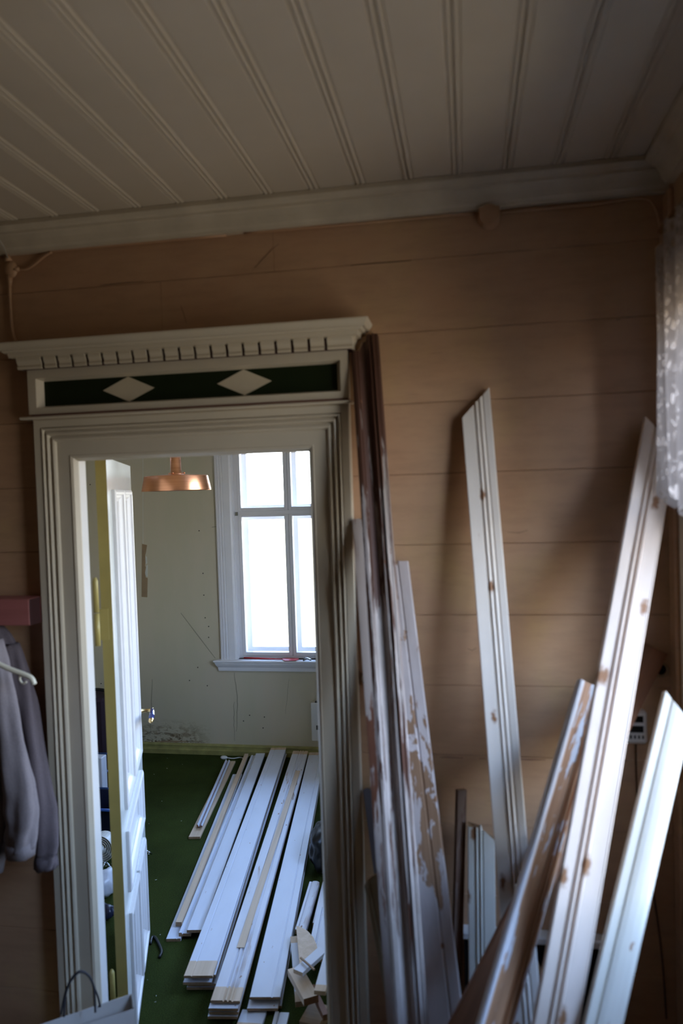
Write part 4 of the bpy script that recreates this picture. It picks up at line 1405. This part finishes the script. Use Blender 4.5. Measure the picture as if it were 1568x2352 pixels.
# ------------------------------------------------------------------ far room: boards on the carpet
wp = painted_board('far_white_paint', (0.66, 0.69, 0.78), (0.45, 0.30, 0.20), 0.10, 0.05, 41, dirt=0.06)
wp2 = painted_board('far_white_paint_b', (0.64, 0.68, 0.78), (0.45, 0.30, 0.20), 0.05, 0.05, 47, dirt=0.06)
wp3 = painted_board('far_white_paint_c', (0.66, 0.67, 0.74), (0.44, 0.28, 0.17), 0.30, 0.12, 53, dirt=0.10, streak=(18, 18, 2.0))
GF = 'trim boards lying on the green carpet'


def lay(name, label, near, far, zn, zf, w, prof, t, mats, raw0=0.0, raw1=0.0, roll_=0.0, bow=0.0):
    """near / far: image points of the middle of the two ends, zn / zf: height of the upper face there"""
    p0 = P(near[0], near[1], Z=zn)
    p1 = P(far[0], far[1], Z=zf)
    if p1.y > FY - 0.034:
        d = p1 - p0
        p1 = p0 + d * ((FY - 0.034 - p0.y) / d.y)
    o = beam(name, p0, p1, w, prof, t, mats, (0, 0, 1), roll_, raw0=raw0, raw1=raw1, bow=bow)
    tag(o, label, 'board', GF)
    return o


tk = 0.0125
# short moulding on a short board
lay('short_board', 'short bare board apart from the rest on the carpet', (446, 1922), (530, 1748), 0.012, 0.012, 0.062, FLAT, 0.0115, (RW, RD, RW))
lay('crown_moulding', 'short white crown moulding lying on the short bare board', (458, 1896), (523, 1746), 0.032, 0.032, 0.030, COVE, 0.008, (wp, M['brownplank'], M['brownplank']))
# left group
lay('bottom_board', 'white board lowest at the left of the pile with its end showing', (398, 2156), (545, 1778), 0.013, 0.013, 0.060, GROOVE, 0.012, (wp2, RD, RW))
lay('pine_strip', 'long bare pine strip along the left of the floor pile', (410, 2118), (566, 1731), 0.036, 0.034, 0.026, FLAT, 0.018, (RW, RD, RW), roll_=0.0)
lay('cove_board', 'white board with step next to the bare pine strip', (424, 2144), (585, 1735), 0.026, 0.026, 0.050, STEP, 0.0125, (wp2, RD, RW))
lay('plain_board', 'plain white board left of the first tall stack', (446, 2136), (598, 1730), 0.044, 0.044, 0.062, FLAT, 0.0115, (wp, RD, RW))


def stack(n, near, far, w, prof, mats, labels, raw0, raw1, seed, zf_extra=0.0, off=0.0, name='stacked_board'):
    r_ = random.Random(seed)
    for k in range(n):
        ztop = (k + 1) * (tk + 0.0012)
        last = k == n - 1
        zt = (n) * (tk + 0.0012)
        p0 = P(near[0], near[1], Z=zt)
        p1 = P(far[0], far[1], Z=zt)
        if p1.y > FY - 0.036:
            d = p1 - p0
            p1 = p0 + d * ((FY - 0.036 - p0.y) / d.y)
        p0 = Vector((p0.x, p0.y, ztop))
        p1 = Vector((p1.x, p1.y, ztop))
        if not last:
            s = r_.uniform(-0.006, 0.006) + off * (n - 1 - k)
            sx = Vector((s, 0, 0))
            p0 += sx + Vector((0, r_.uniform(-0.02, 0.03), 0))
            p1 += sx * 0.6 + Vector((0, r_.uniform(-0.05, 0.0), 0))
        o = beam(name, p0, p1, w, prof if last else FLAT, tk - 0.003, mats if last else (wp2, RD, RD, 1), (0, 0, 1), 0.0, raw0=raw0 if last else 0.0, raw1=raw1 if last else 0.0)
        tag(o, labels[0] if last else labels[1] % ['lowest', 'second from the carpet', 'third from the carpet', 'fourth from the carpet', 'fifth from the carpet'][k], 'board', GF)


stack(5, (455, 2241), (640, 1716), 0.106, flip(GROOVE), (wp, RD, RW), ('broad white board on top of the left stack, bare at its end', 'board in the left stack, %s'), 0.085, 0.04, 5)
stack(5, (517, 2299), (690, 1725), 0.103, CAS_A, (wp3, RD, RW), ('white moulded board on top of the middle stack, stripped along its centre', 'board in the middle stack, %s'), 0.07, 0.06, 9, off=-0.003)
# unpainted band down the middle of the top board of the middle stack
zt = 5 * (tk + 0.0012) + 0.0060
b0, b1 = P(552, 2176, Z=zt), P(684, 1770, Z=zt)
o = beam('bare_strip', b0, b1, 0.030, FLAT, 0.0016, (RW, RD, RW), (0, 0, 1))
tag(o, 'bare pine lath with nail holes lying on the middle stack', 'lath', GF)
stack(4, (608, 2290), (728, 1728), 0.108, GROOVE, (wp, RD, RW), ('broad clean white board on top of the right stack', 'board in the right stack, %s'), 0.0, 0.05, 12)
# boards sticking out towards the door
lay('near_board', 'white board with bare end pointing to the doorway under the middle stack', (556, 2400), (584, 2320), 0.012, 0.012, 0.088, FLAT, 0.0115, (wp2, RD, RW), raw0=0.10)
lay('near_strip', 'grey-white strip running towards the doorway right of the bare board end', (630, 2400), (648, 2325), 0.012, 0.012, 0.050, STEP, 0.0115, (wp2, RD, RW))

# black bag and offcuts at the right of the doorway
q = P(722, 1945, Z=0.06)


def blob(bm, c, r3, seed, amp=0.25, sub=3):
    r_ = bmesh.ops.create_icosphere(bm, subdivisions=sub, radius=1.0)
    for v_ in r_['verts']:
        n_ = v_.co.normalized()
        f_ = 1 + amp * noise.noise(n_ * 1.7 + Vector((seed, 0, 0))) + amp * 0.5 * noise.noise(n_ * 4.3 + Vector((0, seed, 0)))
        v_.co = Vector(c) + Vector((n_.x * r3[0] * f_, n_.y * r3[1] * f_, max(-0.92, n_.z * f_) * r3[2]))


bm = bmesh.new()
c_ = P(745, 1990, Z=0.0)
blob(bm, (c_.x + 0.005, c_.y + 0.03, 0.10), (0.085, 0.16, 0.108), 3.0, 0.22, 4)
bb = from_bm('rubbish_bag', bm, M['black'], None, True)
tag(bb, 'crumpled black rubbish bag on the carpet at the right of the doorway', 'bag')
GO = 'wood offcuts heaped at the right of the doorway'


def off(name, label, a, b, za, zb, w, prof, t, mats, roll_=0.0, raw0=0.0, raw1=0.0):
    o = beam(name, P(a[0], a[1], Z=za), P(b[0], b[1], Z=zb), w, prof, t, mats, (0, 0, 1), roll_, raw0=raw0, raw1=raw1)
    tag(o, label, 'offcut', GO)
    return o


off('offcut', 'rounded white offcut at the top of the heap with a dark band', (690, 2135), (722, 2025), 0.05, 0.05, 0.045, CAS_D, 0.02, (wp3, RD, RW))
off('offcut', 'white offcut half hidden by the casing at the top of the heap', (730, 2120), (752, 2025), 0.046, 0.046, 0.045, FLAT, 0.02, (wp3, RD, RW))
off('offcut', 'wide blue-white grooved offcut in the heap', (728, 2200), (750, 2084), 0.074, 0.074, 0.080, STEP, 0.016, (wp, RD, RW))
off('offcut', 'upright white offcut with bare top at the left of the heap', (690, 2300), (677, 2150), 0.06, 0.075, 0.036, FLAT, 0.02, (wp2, RD, RW), 0.0, 0.05, 0.04)
# curved piece
bm = bmesh.new()
pts = [P(px, py, Z=0.105) for px, py in ((680, 2126), (692, 2130), (706, 2138), (719, 2152), (727, 2170), (730, 2186), (708, 2206), (688, 2216))]
prism(bm, pts, Vector((0, 0, -0.018)))
o = from_bm('offcut', bm, [RW], None)
tag(o, 'pale offcut with a curved sawn edge in the middle of the heap', 'offcut', GO)
off('offcut', 'square-ended bare offcut lying across the front of the heap', (714, 2290), (676, 2222), 0.125, 0.115, 0.052, FLAT, 0.024, (RW, M['brownplank'], RW))
off('offcut', 'white offcut crossing towards the casing above the bare one', (684, 2230), (742, 2178), 0.152, 0.146, 0.040, FLAT, 0.014, (wp, RW, RW))
off('wood_sliver', 'thin brown sliver lying across the heap', (690, 2198), (722, 2226), 0.162, 0.162, 0.006, FLAT, 0.005, (RD, RD, RD))
off('offcut', 'long white offcut slanting up against the casing at the heap front', (734, 2276), (758, 2186), 0.21, 0.21, 0.038, FLAT, 0.014, (wp, RW, RW), 0.0, 0.03)
off('offcut', 'dark brown offcut end at the front right of the heap', (748, 2330), (716, 2262), 0.10, 0.10, 0.020, FLAT, 0.02, (M['brownplank'], M['brownplank'], M['brownplank']))
off('offcut', 'thick bare block lowest at the front of the heap', (744, 2332), (700, 2322), 0.045, 0.045, 0.10, FLAT, 0.05, (RD, RD, RD))

# ------------------------------------------------------------------ far room: things behind the door
# suitcase
q = P(226, 1590, Y=2.45)
sc1 = thing('suitcase', 'dark aubergine suitcase standing behind the open door', 'suitcase', (q.x - 0.15, 2.5, 0))
box('body', (q.x - 0.32, 2.40, 0.0), (q.x + 0.06, 2.60, q.z - 0.03), M['purple'], sc1, 0.02)
tube_obj('handle', spline([(q.x - 0.14, 2.5, q.z - 0.032), (q.x - 0.13, 2.5, q.z + 0.0), (q.x + 0.01, 2.5, q.z + 0.0), (q.x + 0.02, 2.5, q.z - 0.032)], 4), 0.011, M['black'], sc1)
# blue tool bins
for (px, py), yy, lab, hb_ in (((240, 1880), 1.75, 'blue plastic tub on the carpet behind the door edge', 0.16), ((236, 1780), 2.12, 'blue lidded crate beside the dark suitcase', 0.22)):
    q = P(px, py, Y=yy)
    tb = thing('blue_tub', lab, 'tub', (q.x, yy, 0), 'blue tubs')
    bm = bmesh.new()
    s0_, s1_ = 0.10, 0.125
    rings = []
    for z_, s_ in ((0.0, s0_), (hb_, s1_), (hb_, s1_ - 0.006), (0.012, s0_ - 0.006)):
        rings.append([bm.verts.new((q.x + sx * s_ * 0.9, yy + sy * s_, z_)) for sx, sy in ((-1, -1), (1, -1), (1, 1), (-1, 1))])
    for a, b in zip(rings, rings[1:]):
        for k in range(4):
            bm.faces.new((a[k], a[(k + 1) % 4], b[(k + 1) % 4], b[k]))
    bm.faces.new(rings[0])
    bm.faces.new(rings[-1])
    from_bm('tub', bm, M['navy'], tb)
    bm = bmesh.new()
    ro = [(q.x + sx * (s1_ * 0.9 + 0.008), yy + sy * (s1_ + 0.008)) for sx, sy in ((-1, -1), (1, -1), (1, 1), (-1, 1))]
    for i in range(4):
        a, b = ro[i], ro[(i + 1) % 4]
        tube(bm, [(a[0], a[1], hb_), (b[0], b[1], hb_)], 0.008, 8)
    from_bm('rim', bm, M['blue'], tb, True)
q = P(243, 1801, Y=2.02)
tag(box('small_carton', (q.x - 0.06, 1.90, 0.0), (q.x + 0.045, 1.96, 0.33), M['white_foil'], None, 0.004), 'small white carton standing between the blue tubs', 'carton')
# coil of white strip
q = P(240, 1935, Y=1.42)
co = thing('strip_coil', 'coil of white edging strip standing behind the open door', 'coil', (q.x, 1.42, 0))
bm = bmesh.new()
n = 150
prev = None
rad0, rad1 = 0.018, 0.070
for i in range(n + 1):
    t = i / n
    a_ = t * 2 * PI * 5
    r_ = rad0 + (rad1 - rad0) * t
    cx, cz_ = q.x + r_ * math.cos(a_), 0.074 + r_ * math.sin(a_)
    n_ = Vector((math.cos(a_), 0, math.sin(a_))) * 0.0012
    cur = [bm.verts.new(Vector((cx, yv, cz_)) + s_ * n_) for yv, s_ in ((1.38, 1), (1.44, 1), (1.44, -1), (1.38, -1))]
    if prev:
        for k in range(4):
            bm.faces.new((prev[k], prev[(k + 1) % 4], cur[(k + 1) % 4], cur[k]))
    prev = cur
from_bm('strip', bm, M['plastic'], co)


def clump(name, px, py, n_, r_, mat, lab, cat, seed):
    q_ = P(px, py, Z=r_ * 0.8)
    rr = random.Random(seed)
    t_ = thing(name, lab, cat, (q_.x, q_.y, 0))
    for k in range(n_):
        bm = bmesh.new()
        a1 = q_ + Vector((rr.uniform(-r_, r_), rr.uniform(-r_, r_), rr.uniform(-0.3, 0.4) * r_))
        a2 = a1 + Vector((rr.uniform(-1, 1), rr.uniform(-1, 1), rr.uniform(-0.1, 0.3))).normalized() * r_ * 1.4
        a1.z = max(a1.z, 0.006)
        a2.z = max(a2.z, 0.006)
        tube(bm, [a1, (a1 + a2) / 2 + Vector((0, 0, r_ * 0.2)), a2], r_ * 0.22, 7)
        from_bm('fitting', bm, mat, t_, True)
    return t_


clump('metal_fittings', 246, 1991, 6, 0.022, M['steel'], 'small heap of steel fittings behind the door edge', 'fittings', 3)
clump('metal_fittings', 342, 1960, 5, 0.020, M['steel'], 'bluish metal fittings on the carpet just past the door', 'fittings', 8)
bm = bmesh.new()
c_ = P(246, 2035, Z=0.05)
blob(bm, (c_.x - 0.01, c_.y, 0.06), (0.055, 0.06, 0.062), 8.0, 0.35, 3)
tag(from_bm('plastic_bag', bm, M['white_foil'], None, True), 'crumpled white plastic bag behind the door edge', 'bag')
bm = bmesh.new()
c_ = P(248, 2095, Z=0.03)
blob(bm, (c_.x - 0.02, c_.y, 0.03), (0.05, 0.035, 0.032), 5.0, 0.3, 3)
tag(from_bm('dark_sock', bm, M['navy'], None, True), 'dark blue rag lying in front of the white plastic bag', 'rag')
tag(tube_obj('black_cable', spline([P(345, 2168, Z=0.006), P(350, 2152, Z=0.006), P(358, 2156, Z=0.006), P(368, 2175, Z=0.006), P(371, 2188, Z=0.006), P(366, 2199, Z=0.006)], 6), 0.006, M['black']), 'short bent black cable on the carpet by the door foot', 'cable')
bm = bmesh.new()
rr = random.Random(21)
for i in range(36):
    px, py = rr.uniform(330, 560), rr.uniform(1740, 2330)
    q = P(px, py, Z=0.002)
    if q.x > -1.05 or px > 430 or (px > 370 and py > 1960):
        continue
    s_ = rr.uniform(0.0010, 0.0026)
    a_ = rr.uniform(0, PI)
    d1 = Vector((math.cos(a_), math.sin(a_), 0)) * s_ * rr.uniform(1, 2)
    d2 = Vector((-math.sin(a_), math.cos(a_), 0)) * s_ * 0.5
    prism(bm, [q - d1 - d2, q + d1 - d2, q + d1 + d2, q - d1 + d2], Vector((0, 0, 0.0015)))
o = from_bm('paint_chips', bm, M['tornw'], None)
o['kind'] = 'stuff'
tag(o, 'pale paint chips scattered over the green carpet', 'paint chips')
